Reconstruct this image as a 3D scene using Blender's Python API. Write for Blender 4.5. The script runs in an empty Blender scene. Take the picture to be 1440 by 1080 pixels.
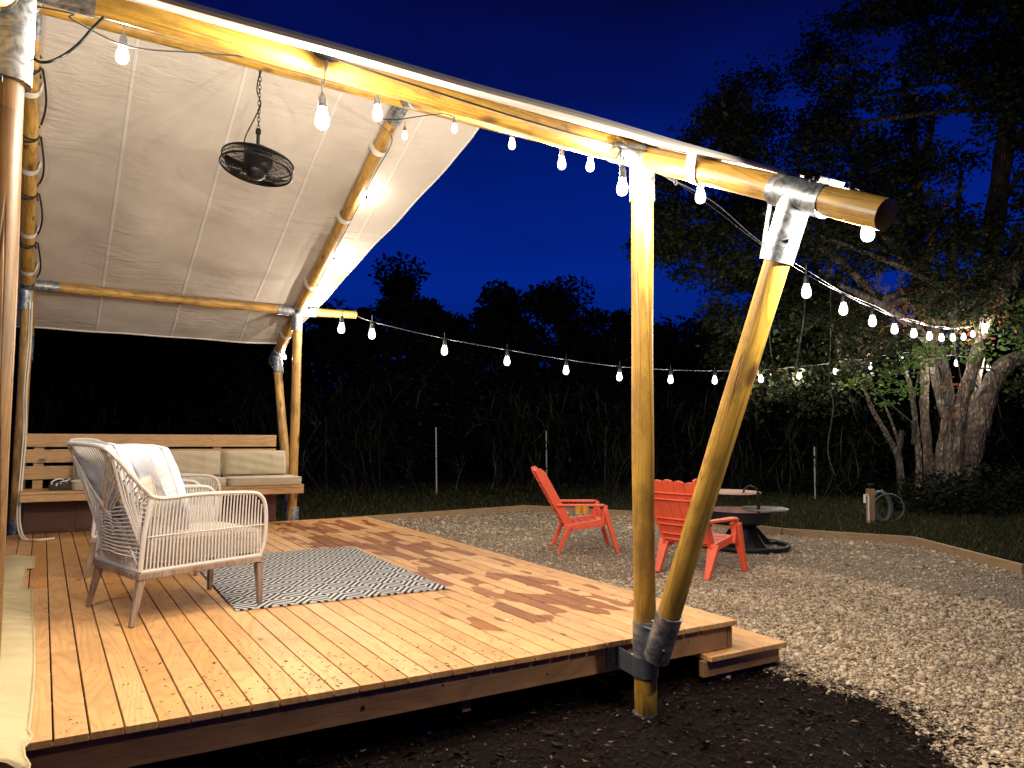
import bpy, math, random
import numpy as np
from math import sin, cos, pi, radians, sqrt, atan2
from mathutils import Vector, Matrix
random.seed(7); RNG = np.random.default_rng(7)
S = bpy.context.scene
COL = S.collection
GZ = -0.325                        # ground level; deck surface is z = 0

# ------------------------------------------------------------------ camera
FPX, YAW, PITCH, ROLL = 1067.94, 0.55259, 0.06203, 0.01083
CP = Vector((-2.61181, -3.12215, 1.08003))
Fv = Vector((sin(YAW)*cos(PITCH), cos(YAW)*cos(PITCH), sin(PITCH)))
Rv = Vector((cos(YAW), -sin(YAW), 0)); Uv = Rv.cross(Fv)
R2 = Rv*cos(ROLL)+Uv*sin(ROLL); U2 = -Rv*sin(ROLL)+Uv*cos(ROLL)
def ray(x, y): return Fv+R2*((x-720)/FPX)-U2*((y-540)/FPX)
def atd(x, y, d): return CP+ray(x, y)*d                 # point at view depth d (metres)
def at(x, y, ax, v):                                    # point on the plane axis = v
    d = ray(x, y); return CP+d*((v-CP[ax])/d[ax])
cd = bpy.data.cameras.new("camera"); cam = bpy.data.objects.new("camera", cd); COL.objects.link(cam)
cd.sensor_width = 36; cd.lens = FPX/1440*36; cd.clip_start = 0.05; cd.clip_end = 500
m = Matrix.Identity(4)
for i in range(3):
    m[i][0] = R2[i]; m[i][1] = U2[i]; m[i][2] = -Fv[i]; m[i][3] = CP[i]
cam.matrix_world = m; S.camera = cam
S.view_settings.view_transform = 'Standard'; S.view_settings.look = 'None'; S.view_settings.exposure = 0

# ------------------------------------------------------------------ material helpers
class NT:
    def __init__(s, name):
        s.m = bpy.data.materials.new(name); s.m.use_nodes = True; s.t = s.m.node_tree; s.t.nodes.clear()
        s.out = s.n('ShaderNodeOutputMaterial'); s.b = s.n('ShaderNodeBsdfPrincipled')
        s.l(s.b.outputs[0], s.out.inputs[0])
    def n(s, t, **k):
        o = s.t.nodes.new(t)
        for a, b in k.items(): setattr(o, a, b)
        return o
    def l(s, a, b): s.t.links.new(a, b)
    def setp(s, **k):
        for a, v in k.items():
            i = s.b.inputs[a.replace('_', ' ')]
            if hasattr(v, 'links') or hasattr(v, 'is_linked'): s.l(v, i)
            else: i.default_value = (*v, 1) if isinstance(v, tuple) and len(v) == 3 else v
    def coord(s, kind='Object', scale=(1, 1, 1), loc=None):
        c = s.n('ShaderNodeTexCoord'); mp = s.n('ShaderNodeMapping'); mp.inputs['Scale'].default_value = scale
        s.l(c.outputs[kind], mp.inputs['Vector'])
        if loc is not None: s.l(loc, mp.inputs['Location'])
        return mp.outputs[0]
    def pos(s): return s.n('ShaderNodeNewGeometry').outputs['Position']
    def noise(s, v, scale=5, detail=4, rough=.5, dist=0):
        o = s.n('ShaderNodeTexNoise'); s.l(v, o.inputs['Vector'])
        o.inputs['Scale'].default_value = scale; o.inputs['Detail'].default_value = detail
        o.inputs['Roughness'].default_value = rough; o.inputs['Distortion'].default_value = dist
        return o.outputs['Fac']
    def vor(s, v, scale=5, feature='F1', out='Distance', rnd=1.):
        o = s.n('ShaderNodeTexVoronoi', feature=feature); s.l(v, o.inputs['Vector'])
        o.inputs['Scale'].default_value = scale; o.inputs['Randomness'].default_value = rnd
        return o.outputs[out]
    def math(s, op, a, b=0., c=None):
        o = s.n('ShaderNodeMath', operation=op)
        for i, v in enumerate((a, b, c)):
            if v is None: continue
            if isinstance(v, (int, float)): o.inputs[i].default_value = v
            else: s.l(v, o.inputs[i])
        return o.outputs[0]
    def ramp(s, f, stops, interp='LINEAR'):
        o = s.n('ShaderNodeValToRGB'); s.l(f, o.inputs[0]); cr = o.color_ramp; cr.interpolation = interp
        while len(cr.elements) < len(stops): cr.elements.new(.5)
        for e, (p, c) in zip(cr.elements, stops):
            e.position = p; e.color = (*c, 1) if isinstance(c, tuple) else (c, c, c, 1)
        return o.outputs[0]
    def mix(s, f, a, b, mode='MIX'):
        o = s.n('ShaderNodeMix', data_type='RGBA', blend_type=mode)
        for i, v in ((0, f), (6, a), (7, b)):
            if isinstance(v, (int, float)): o.inputs[i].default_value = v
            elif isinstance(v, tuple): o.inputs[i].default_value = (*v, 1)
            else: s.l(v, o.inputs[i])
        return o.outputs[2]
    def bump(s, h, strength=.3, dist=.01, prev=None):
        o = s.n('ShaderNodeBump'); o.inputs['Strength'].default_value = strength; o.inputs['Distance'].default_value = dist
        s.l(h, o.inputs['Height'])
        if prev is not None: s.l(prev, o.inputs['Normal'])
        s.l(o.outputs[0], s.b.inputs['Normal']); return o.outputs[0]
    def sep(s, v):
        o = s.n('ShaderNodeSeparateXYZ'); s.l(v, o.inputs[0]); return o.outputs
    def comb(s, x, y, z):
        o = s.n('ShaderNodeCombineXYZ')
        for i, v in enumerate((x, y, z)):
            if isinstance(v, (int, float)): o.inputs[i].default_value = v
            else: s.l(v, o.inputs[i])
        return o.outputs[0]
    def island(s): return s.n('ShaderNodeNewGeometry').outputs['Random Per Island']
    def obrand(s): return s.n('ShaderNodeObjectInfo').outputs['Random']

def simple(name, col, rough=.6, metal=0., var=.15, scale=20, bump=0., spec=.5):
    k = NT(name); f = k.noise(k.coord(), scale, 4)
    a = tuple(c*(1-var) for c in col); b = tuple(min(1, c*(1+var)) for c in col)
    k.setp(Base_Color=k.mix(f, a, b), Roughness=rough, Metallic=metal)
    k.b.inputs['Specular IOR Level'].default_value = spec
    if bump: k.bump(k.noise(k.coord(), scale*3, 3), .4, bump)
    return k.m

def pole_wood(name, dark, light, knot=(.10, .045, .015), rough=.42):
    k = NT(name); r = k.obrand(); off = k.math('MULTIPLY', r, 37.)
    o3 = k.comb(off, off, off)
    v = k.coord(scale=(1, 1, .16), loc=o3)
    broad = k.noise(v, 9, 3, .5, .6)
    g = k.math('FRACT', k.math('MULTIPLY', k.noise(k.coord(scale=(1, 1, .10), loc=o3), 5, 1.5, .5, .8), 16.))
    line = k.ramp(g, [(0, .30), (.22, .85), (.5, 1.), (.8, .8), (1, .32)])
    c = k.mix(broad, dark, light)
    c = k.mix(.55, c, line, 'MULTIPLY')
    fine = k.noise(k.coord(scale=(1, 1, .03), loc=o3), 120, 3)
    c = k.mix(k.math('MULTIPLY', fine, .35), c, (.10, .04, .012))
    kn = k.vor(k.coord(scale=(1, 1, .45), loc=o3), 7.5)
    kf = k.ramp(kn, [(0, 1.), (.12, .9), (.24, 0.)])
    pick = k.math('GREATER_THAN', k.noise(k.coord(loc=o3), 3.2, 0), .48)
    c = k.mix(k.math('MULTIPLY', kf, pick), c, knot)
    crack = k.ramp(k.noise(k.coord(scale=(1, 1, .02), loc=o3), 16, 1), [(.485, 0.), (.497, 1.), (.503, 1.), (.512, 0.)])
    c = k.mix(k.math('MULTIPLY', crack, .45), c, (.05, .02, .008))
    stain = k.ramp(k.noise(k.coord(scale=(1, 1, .5), loc=o3), 6, 5, .7), [(.46, 0.), (.62, 1.)])
    c = k.mix(k.math('MULTIPLY', stain, .55), c, (.12, .06, .02))
    k.setp(Base_Color=c, Roughness=k.math('ADD', k.math('MULTIPLY', fine, .25), rough-.1))
    k.b.inputs['Coat Weight'].default_value = .12; k.b.inputs['Coat Roughness'].default_value = .35
    k.bump(k.math('ADD', k.math('MULTIPLY', fine, .6), k.math('MULTIPLY', crack, -2.)), .5, .002)
    return k.m
M = {}
M['pole'] = pole_wood('varnished_pole_wood', (.50, .255, .028), (.84, .52, .085))
M['pole_far'] = pole_wood('far_pole_wood', (.52, .275, .05), (.80, .48, .12))
M['pole_shade'] = pole_wood('shaded_pole_wood', (.22, .105, .022), (.44, .235, .055))  # browner copy of the pole wood, shade on the near left post painted in
M['paleleg'] = pole_wood('grey_brown_teak', (.24, .18, .135), (.42, .33, .26), rough=.55)

def deck_mat():
    k = NT('deck_planks'); P = k.pos(); x, y, z = k.sep(P)
    r = k.island(); off = k.math('MULTIPLY', r, 91.)
    gv = k.comb(k.math('ADD', k.math('MULTIPLY', x, 1.), off), k.math('MULTIPLY', y, .16), off)
    a = k.noise(gv, 5.0, 1.2, .4, .5)
    ringf = k.math('FRACT', k.math('MULTIPLY', a, 17.))
    ring = k.ramp(ringf, [(0, .50), (.16, .80), (.42, 1.), (.80, .97), (1, .56)])
    base = k.ramp(r, [(0, (.66, .335, .105)), (.3, (.72, .395, .145)), (.62, (.76, .445, .185)), (1, (.66, .31, .09))])
    c = k.mix(.50, base, ring, 'MULTIPLY')
    fine = k.noise(k.comb(k.math('ADD', x, off), k.math('MULTIPLY', y, .03), 0.), 170, 3)
    c = k.mix(k.math('MULTIPLY', fine, .30), c, (.20, .085, .03))
    blotch = k.ramp(k.noise(k.comb(k.math('ADD', x, off), k.math('MULTIPLY', y, .7), off), 2.6, 5, .65), [(.42, 0.), (.72, 1.)])
    c = k.mix(k.math('MULTIPLY', blotch, .5), c, (.26, .12, .05))
    # knots
    kn = k.vor(k.comb(k.math('ADD', x, off), k.math('MULTIPLY', y, .55), 0.), 4.)
    c = k.mix(k.ramp(kn, [(0, 1.), (.045, .85), (.09, 0.)]), c, (.13, .05, .02))
    # grit, footprints
    grit = k.ramp(k.noise(k.comb(x, k.math('MULTIPLY', y, .8), 0.), 42, 2, .6), [(.66, 0.), (.70, 1.)])
    zone = k.ramp(k.noise(P, 1.6, 2), [(.45, 0.), (.62, 1.)])
    c = k.mix(k.math('MULTIPLY', k.math('MULTIPLY', grit, zone), .8), c, (.08, .035, .015))
    # rain patches that dry board by board
    def band(v, a0, a1, b0, b1):
        f = k.n('ShaderNodeMapRange', interpolation_type='SMOOTHSTEP'); k.l(v, f.inputs[0]); f.inputs[1].default_value = a0; f.inputs[2].default_value = a1
        g = k.n('ShaderNodeMapRange', interpolation_type='SMOOTHSTEP'); k.l(v, g.inputs[0]); g.inputs[1].default_value = b0; g.inputs[2].default_value = b1
        return k.math('MULTIPLY', f.outputs[0], k.math('SUBTRACT', 1., g.outputs[0]))
    reg = k.math('MULTIPLY', band(x, -.75, .0, .66, .80), band(y, .25, .7, 5.4, 5.9))
    wn = k.noise(k.comb(off, k.math('ADD', k.math('MULTIPLY', y, 1.), off), k.math('MULTIPLY', x, 2.)), 1.5, 2.5, .5)
    big = k.noise(P, .9, 2)
    sh = k.math('ADD', k.math('MULTIPLY', wn, .8), k.math('MULTIPLY', big, .35))
    wet = k.ramp(k.math('ADD', sh, k.math('MULTIPLY', reg, .10)), [(.680, 0.), (.687, 1.)])
    wet = k.math('MULTIPLY', wet, k.math('GREATER_THAN', reg, .15))
    c = k.mix(wet, c, k.mix(.95, c, (.40, .23, .08), 'MULTIPLY'))
    pud = k.ramp(k.noise(P, 5.5, 4, .6), [(.60, 0.), (.64, 1.)])
    pud = k.math('MULTIPLY', pud, k.math('MULTIPLY', band(x, -.55, -.3, .6, .85), band(y, .3, .55, 1.5, 1.9)))
    rough = k.math('SUBTRACT', .52, k.math('MULTIPLY', wet, -.02))
    rough = k.math('SUBTRACT', rough, k.math('MULTIPLY', pud, .27))
    rough = k.math('MAXIMUM', rough, .04)
    k.setp(Base_Color=c, Roughness=rough)
    hb = k.math('MULTIPLY', k.math('ADD', k.math('MULTIPLY', fine, .5), k.math('MULTIPLY', ring, .6)), k.math('SUBTRACT', 1., k.math('MULTIPLY', pud, .85)))
    k.bump(hb, .35, .0016)
    return k.m
M['deck'] = deck_mat()

def plank_mat(name, dark, light, axis='X', rough=.6):
    k = NT(name); P = k.coord(); x, y, z = k.sep(P); r = k.island(); off = k.math('MULTIPLY', r, 53.)
    if axis == 'X': A, B, Cc = x, y, z
    elif axis == 'Y': A, B, Cc = y, x, z
    else: A, B, Cc = z, x, y
    gv = k.comb(k.math('MULTIPLY', A, .14), k.math('ADD', B, off), k.math('ADD', Cc, off))
    a = k.noise(gv, 5, 1.2, .4, .6)
    ring = k.ramp(k.math('FRACT', k.math('MULTIPLY', a, 18.)), [(0, .5), (.2, .85), (.45, 1.), (.8, .95), (1, .55)])
    c = k.mix(k.noise(P, 2.5, 3), dark, light); c = k.mix(.55, c, ring, 'MULTIPLY')
    fine = k.noise(k.comb(k.math('MULTIPLY', A, .03), k.math('ADD', B, off), Cc), 150, 3)
    c = k.mix(k.math('MULTIPLY', fine, .3), c, tuple(v*.3 for v in dark))
    kn = k.vor(k.comb(k.math('MULTIPLY', A, .5), k.math('ADD', B, off), Cc), 3.6)
    c = k.mix(k.ramp(kn, [(0, 1.), (.05, .9), (.1, 0.)]), c, (.12, .045, .02))
    c = k.mix(k.math('MULTIPLY', k.ramp(k.noise(P, 7, 5, .7), [(.5, 0.), (.75, 1.)]), .3), c, tuple(v*.35 for v in dark))
    k.setp(Base_Color=c, Roughness=rough); k.bump(fine, .35, .0015); return k.m
M['fascia'] = plank_mat('fascia_lumber', (.28, .135, .055), (.58, .31, .14), 'X')
M['fasciaY'] = plank_mat('side_lumber', (.26, .13, .055), (.42, .23, .10), 'Y')
M['bench'] = plank_mat('bench_pine', (.50, .28, .11), (.68, .43, .20), 'X', .5)
M['edging'] = plank_mat('edging_timber', (.30, .19, .09), (.46, .31, .17), 'X')
M['postwood'] = plank_mat('post_timber', (.30, .16, .08), (.45, .26, .14), 'Z')

def galv():
    k = NT('galvanised_steel'); v = k.coord(); a = k.noise(v, 14, 5, .6, 1.5); b = k.vor(v, 40)
    st = k.noise(k.coord(scale=(1, 1, .2)), 30, 4, .6)
    c = k.mix(k.ramp(a, [(.38, 0.), (.6, 1.)]), (.13, .145, .16), (.60, .62, .64)); c = k.mix(k.math('MULTIPLY', st, .6), c, (.16, .17, .18))
    k.setp(Base_Color=c, Metallic=.75, Roughness=k.ramp(b, [(0, .34), (1, .56)])); k.bump(a, .25, .002); return k.m
M['galv'] = galv()
M['darkgalv'] = simple('dull_bracket_steel', (.16, .17, .18), .5, .7, .4, 25)

def canvas_mat(name, col, seams=True, trans=.22):
    k = NT(name); P = k.pos(); x, y, z = k.sep(P)
    wr = k.noise(k.comb(k.math('MULTIPLY', x, 1.3), k.math('MULTIPLY', y, 6.), 0.), 2.6, 4, .55, .7)
    wz = k.ramp(k.noise(P, .9, 2), [(.42, 0.), (.62, 1.)])
    fine = k.noise(P, 330, 2); big = k.noise(P, .8, 2, .5, .5)
    st = k.noise(P, 1.6, 5, .6)
    c = k.mix(k.ramp(st, [(.4, 0.), (.75, 1.)]), col, tuple(v*.82 for v in col))
    h = k.math('ADD', k.math('MULTIPLY', k.math('MULTIPLY', wr, wz), .75), k.math('MULTIPLY', big, 2.0))
    if seams:
        fx = k.math('FRACT', k.math('ADD', k.math('DIVIDE', x, .80), .15))
        d = k.math('ABSOLUTE', k.math('SUBTRACT', fx, .5))
        line = k.ramp(d, [(0, 1.), (.012, 1.), (.02, 0.)])
        dark = k.ramp(d, [(.018, 0.), (.024, 1.), (.034, 0.)])
        c = k.mix(k.math('MULTIPLY', line, .45), c, (.95, .92, .86)); c = k.mix(k.math('MULTIPLY', dark, .06), c, (.3, .26, .22))
        h = k.math('ADD', h, k.math('MULTIPLY', line, .12))
    k.setp(Base_Color=c, Roughness=.8)
    n1 = k.bump(h, .9, .03); n2 = k.bump(fine, .25, .0015, n1)
    tr = k.n('ShaderNodeBsdfTranslucent'); k.l(c, tr.inputs[0]); k.l(n2, tr.inputs['Normal'])
    mx = k.n('ShaderNodeMixShader'); mx.inputs[0].default_value = trans
    k.l(k.b.outputs[0], mx.inputs[1]); k.l(tr.outputs[0], mx.inputs[2]); k.l(mx.outputs[0], k.out.inputs[0]); return k.m
M['canvas'] = canvas_mat('roof_canvas', (.78, .70, .60))
M['flap'] = canvas_mat('flap_canvas', (.58, .47, .26), False, .05)
M['strap'] = simple('white_tie_canvas', (.72, .67, .60), .8, 0, .1, 40)
M['blackstrap'] = simple('black_webbing', (.012, .011, .012), .6, 0, .2, 80)
M['cable'] = simple('black_cable', (.008, .008, .009), .45, 0, .2, 60)
M['greycable'] = simple('pale_steel_wire', (.16, .16, .17), .45, .3, .2, 60)
M['socket'] = simple('black_socket_rubber', (.02, .022, .024), .45, 0, .3, 60)
M['whitecord'] = simple('white_cord', (.70, .62, .50), .7, 0, .1, 60)
M['fan'] = simple('fan_black_metal', (.010, .010, .012), .38, .3, .3, 40)

def fabric(name, col, var=.12, weave=900, wrinkle=.012, sheen=.3):
    k = NT(name); P = k.coord(); f = k.noise(P, 6, 4, .6); w = k.noise(P, 9, 3, .5, 1.2)
    k.setp(Base_Color=k.mix(f, tuple(c*(1-var) for c in col), tuple(min(1, c*(1+var)) for c in col)), Roughness=.92)
    k.b.inputs['Sheen Weight'].default_value = sheen
    n1 = k.bump(w, .6, wrinkle); k.bump(k.noise(P, weave, 1), .3, .0012, n1); return k.m
M['tan'] = fabric('tan_outdoor_fabric', (.46, .39, .26))
M['beige'] = fabric('cream_cushion_fabric', (.66, .58, .47))
M['white'] = fabric('white_pillow_fabric', (.74, .76, .82), .05, wrinkle=.02)
def print_fabric():
    k = NT('printed_pillow_fabric'); P = k.coord(); w = k.noise(P, 9, 3, .5, 1.2)
    x, y, z = k.sep(P)
    a = k.math('ABSOLUTE', y)
    inside = k.math('MULTIPLY', k.math('LESS_THAN', a, .17), k.math('LESS_THAN', k.math('ABSOLUTE', k.math('SUBTRACT', z, .02)), .155))
    dots = k.ramp(k.vor(P, 18), [(.16, 1.), (.2, 0.)])
    c = k.mix(inside, (.74, .76, .80), (.50, .53, .60)); c = k.mix(k.math('MULTIPLY', k.math('MULTIPLY', inside, dots), .7), c, (.75, .78, .84))
    k.setp(Base_Color=c, Roughness=.9); k.bump(w, .6, .02); return k.m
M['print'] = print_fabric()
M['pipe'] = simple('white_piping', (.85, .85, .86), .8, 0, .05, 60)
M['rope'] = simple('beige_rope', (.53, .50, .47), .85, 0, .18, 90, .001)
M['tube'] = simple('wrapped_tube', (.52, .48, .44), .8, 0, .14, 120, .0012)

def rug_mat():
    k = NT('woven_rug'); P = k.coord(); x, y, z = k.sep(P)
    ax = k.math('ABSOLUTE', k.math('SUBTRACT', k.math('FRACT', k.math('DIVIDE', x, .23)), .5))
    ay = k.math('ABSOLUTE', k.math('SUBTRACT', k.math('FRACT', k.math('DIVIDE', y, .34)), .5))
    d = k.math('FRACT', k.math('MULTIPLY', k.math('ADD', ax, ay), 5.))
    d = k.math('ADD', d, k.math('MULTIPLY', k.math('SUBTRACT', k.noise(P, 60, 2), .5), .12))
    f = k.ramp(d, [(.49, 0.), (.53, 1.)])
    yy = k.math('FRACT', k.math('MULTIPLY', y, 110.)); xx = k.math('FRACT', k.math('MULTIPLY', x, 110.))
    c = k.mix(f, (.007, .009, .016), (.54, .54, .53))
    c = k.mix(k.math('MULTIPLY', k.noise(P, 3, 4), .15), c, (.12, .11, .10))
    k.setp(Base_Color=c, Roughness=.95); k.bump(k.math('MULTIPLY', k.math('PINGPONG', yy, .5), k.math('PINGPONG', xx, .5)), .6, .004); return k.m
M['rug'] = rug_mat()
def plastic():
    k = NT('coral_plastic'); P = k.coord(); f = k.noise(P, 5, 4, .6)
    c = k.mix(f, (.86, .085, .030), (.93, .16, .075)); c = k.mix(k.ramp(k.noise(P, 14, 6, .75), [(.50, 0.), (.72, .55)]), c, (.52, .15, .09)); up_ = k.sep(k.n('ShaderNodeNewGeometry').outputs['Normal'])[2]; c = k.mix(k.math('MULTIPLY', k.math('MAXIMUM', up_, 0.), .35), c, (.95, .36, .24))  # upward faces mixed paler, a salmon highlight put into the colour
    k.setp(Base_Color=c, Roughness=.48); k.bump(k.noise(P, 160, 2), .15, .001); return k.m
M['coral'] = plastic()
M['yellow'] = simple('yellow_cup_plastic', (.80, .38, .06), .4, 0, .1, 20)
M['blackiron'] = simple('black_cast_iron', (.012, .012, .014), .5, .4, .4, 30, .002)
M['ash'] = simple('ashy_rusted_steel', (.58, .36, .29), .75, .1, .35, 12, .003)
M['grate'] = simple('worn_grate_steel', (.36, .36, .34), .45, .6, .3, 40)
M['log'] = simple('charred_log', (.02, .017, .015), .9, 0, .6, 30, .01)
M['cabinet'] = simple('dark_mahogany_panel', (.085, .032, .018), .4, 0, .3, 12)
M['bag'] = simple('dark_canvas_bag', (.05, .04, .028), .9, 0, .3, 30, .004)
M['hose'] = simple('dark_green_hose', (.11, .12, .115), .3, 0, .2, 30)
M['pvc'] = simple('white_pvc', (.78, .76, .70), .4, 0, .08, 20)
M['screw'] = simple('dark_screw_heads', (.05, .03, .02), .5, .5, .2, 50)

def bark(name, dark, light):
    k = NT(name); P = k.coord(); a = k.noise(P, 7, 6, .7, .8); v = k.vor(k.coord(scale=(1, 1, .35)), 22)
    c = k.mix(k.ramp(a, [(.35, 0.), (.65, 1.)]), dark, light)
    c = k.mix(k.math('MULTIPLY', k.ramp(v, [(.12, 0.), (.5, 1.)]), .75), c, tuple(x*.35 for x in dark))
    lich = k.ramp(k.noise(P, 3.2, 4, .6), [(.56, 0.), (.64, 1.)]); c = k.mix(k.math('MULTIPLY', lich, .35), c, (.34, .32, .27))
    k.setp(Base_Color=c, Roughness=.95); k.bump(k.math('ADD', a, v), .9, .05); return k.m
M['bark'] = bark('oak_bark', (.10, .068, .048), (.42, .32, .25))
M['stem'] = bark('grey_stem_bark', (.05, .045, .035), (.12, .11, .085))
M['stemd'] = bark('dark_stem_bark', (.02, .018, .016), (.05, .045, .04))
def leaf(name, c1, c2, c3, tr=.25):
    k = NT(name); r = k.island(); c = k.ramp(r, [(0, c1), (.55, c2), (.9, c2), (1, c3)])
    k.setp(Base_Color=c, Roughness=.75); k.b.inputs['Specular IOR Level'].default_value = .12
    t = k.n('ShaderNodeBsdfTranslucent'); k.l(c, t.inputs[0]); mx = k.n('ShaderNodeMixShader'); mx.inputs[0].default_value = tr
    k.l(k.b.outputs[0], mx.inputs[1]); k.l(t.outputs[0], mx.inputs[2]); k.l(mx.outputs[0], k.out.inputs[0]); return k.m
M['leaf'] = leaf('oak_leaves', (.010, .014, .006), (.020, .026, .010), (.075, .055, .025))
M['moss'] = leaf('spanish_moss', (.09, .085, .06), (.14, .13, .09), (.2, .18, .14))
M['twig'] = leaf('dry_twig', (.012, .012, .009), (.03, .028, .02), (.07, .062, .048), 0.)
M['litter'] = leaf('leaf_litter', (.03, .015, .008), (.08, .04, .02), (.16, .09, .05), 0.)
M['leafbright'] = leaf('lit_oak_leaves', (.05, .085, .022), (.08, .13, .035), (.20, .20, .06))  # brighter copy of the oak leaves, bulb light put into the colour
M['leafred'] = leaf('russet_leaves', (.22, .07, .03), (.32, .13, .06), (.30, .20, .08))
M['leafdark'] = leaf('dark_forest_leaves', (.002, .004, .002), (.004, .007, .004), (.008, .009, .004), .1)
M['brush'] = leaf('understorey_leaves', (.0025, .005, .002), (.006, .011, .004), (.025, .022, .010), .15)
def ground_mat(name, stops, scale, bumpd=.02):
    k = NT(name); P = k.pos(); f = k.math('ADD', k.math('MULTIPLY', k.noise(P, scale, 6, .7), .7), k.math('MULTIPLY', k.noise(P, .7, 3), .3))
    k.setp(Base_Color=k.ramp(f, stops), Roughness=.95); k.b.inputs['Specular IOR Level'].default_value = .1
    k.bump(k.noise(P, scale*1.5, 4, .7), .8, bumpd); return k.m
M['lawn'] = ground_mat('dark_lawn', [(.35, (.012, .016, .007)), (.5, (.028, .034, .013)), (.62, (.06, .05, .025))], 9)
M['mulchbase'] = ground_mat('dark_mulch', [(.35, (.002, .001, .001)), (.55, (.005, .003, .002)), (.7, (.012, .006, .005))], 30)  # mulch toned near black, with the deck's shade put into its colour
M['soilunder'] = M['mulchbase']
def gravel_mat():
    k = NT('gravel_bed'); P = k.pos(); v = k.vor(P, 62, out='Color'); d = k.vor(P, 62)
    c = k.mix(k.sep(v)[0], (.28, .21, .135), (.62, .49, .34)); c = k.mix(k.ramp(d, [(.2, 0.), (.75, .9)]), c, (.05, .04, .03))
    c = k.mix(k.ramp(k.noise(P, 1.1, 4, .6), [(.45, 0.), (.7, .4)]), c, (.14, .10, .08))
    k.setp(Base_Color=c, Roughness=.9); k.bump(d, 1., -.012); return k.m
M['gravel'] = gravel_mat()
def peb():
    k = NT('gravel_stones'); r = k.island()
    c = k.ramp(r, [(0, (.13, .092, .055)), (.25, (.34, .25, .16)), (.6, (.52, .405, .27)), (.9, (.63, .50, .35)), (1, (.70, .59, .45))])
    c = k.mix(k.ramp(k.noise(k.pos(), 1.1, 4, .6), [(.45, 0.), (.7, .42)]), c, (.15, .11, .09))
    k.setp(Base_Color=c, Roughness=.85); return k.m
M['pebble'] = peb()
M['chip'] = leaf('bark_chips', (.004, .002, .002), (.014, .006, .005), (.18, .12, .08), 0.)  # chips darkened the same way, deck shade included in the tone
M['blade'] = leaf('grass_blades', (.020, .022, .009), (.042, .044, .018), (.17, .125, .065), .2)
M['stake'] = simple('white_stake', (.5, .5, .48), .6, 0, .1, 20)
def bulb_mat():
    k = NT('lit_bulb_glass'); k.t.nodes.remove(k.b)
    e = k.n('ShaderNodeEmission'); P = k.coord(); f = k.ramp(k.vor(P, 90), [(0, .30), (.35, 1.)])
    e.inputs[0].default_value = (1, .93, .84, 1); k.l(k.math('MULTIPLY', f, 3.2), e.inputs[1])
    t = k.n('ShaderNodeBsdfTransparent'); a = k.n('ShaderNodeAddShader'); k.l(e.outputs[0], a.inputs[0]); k.l(t.outputs[0], a.inputs[1]); k.l(a.outputs[0], k.out.inputs[0])
    k.m.cycles.emission_sampling = 'NONE'; return k.m
M['bulb'] = bulb_mat()

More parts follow.
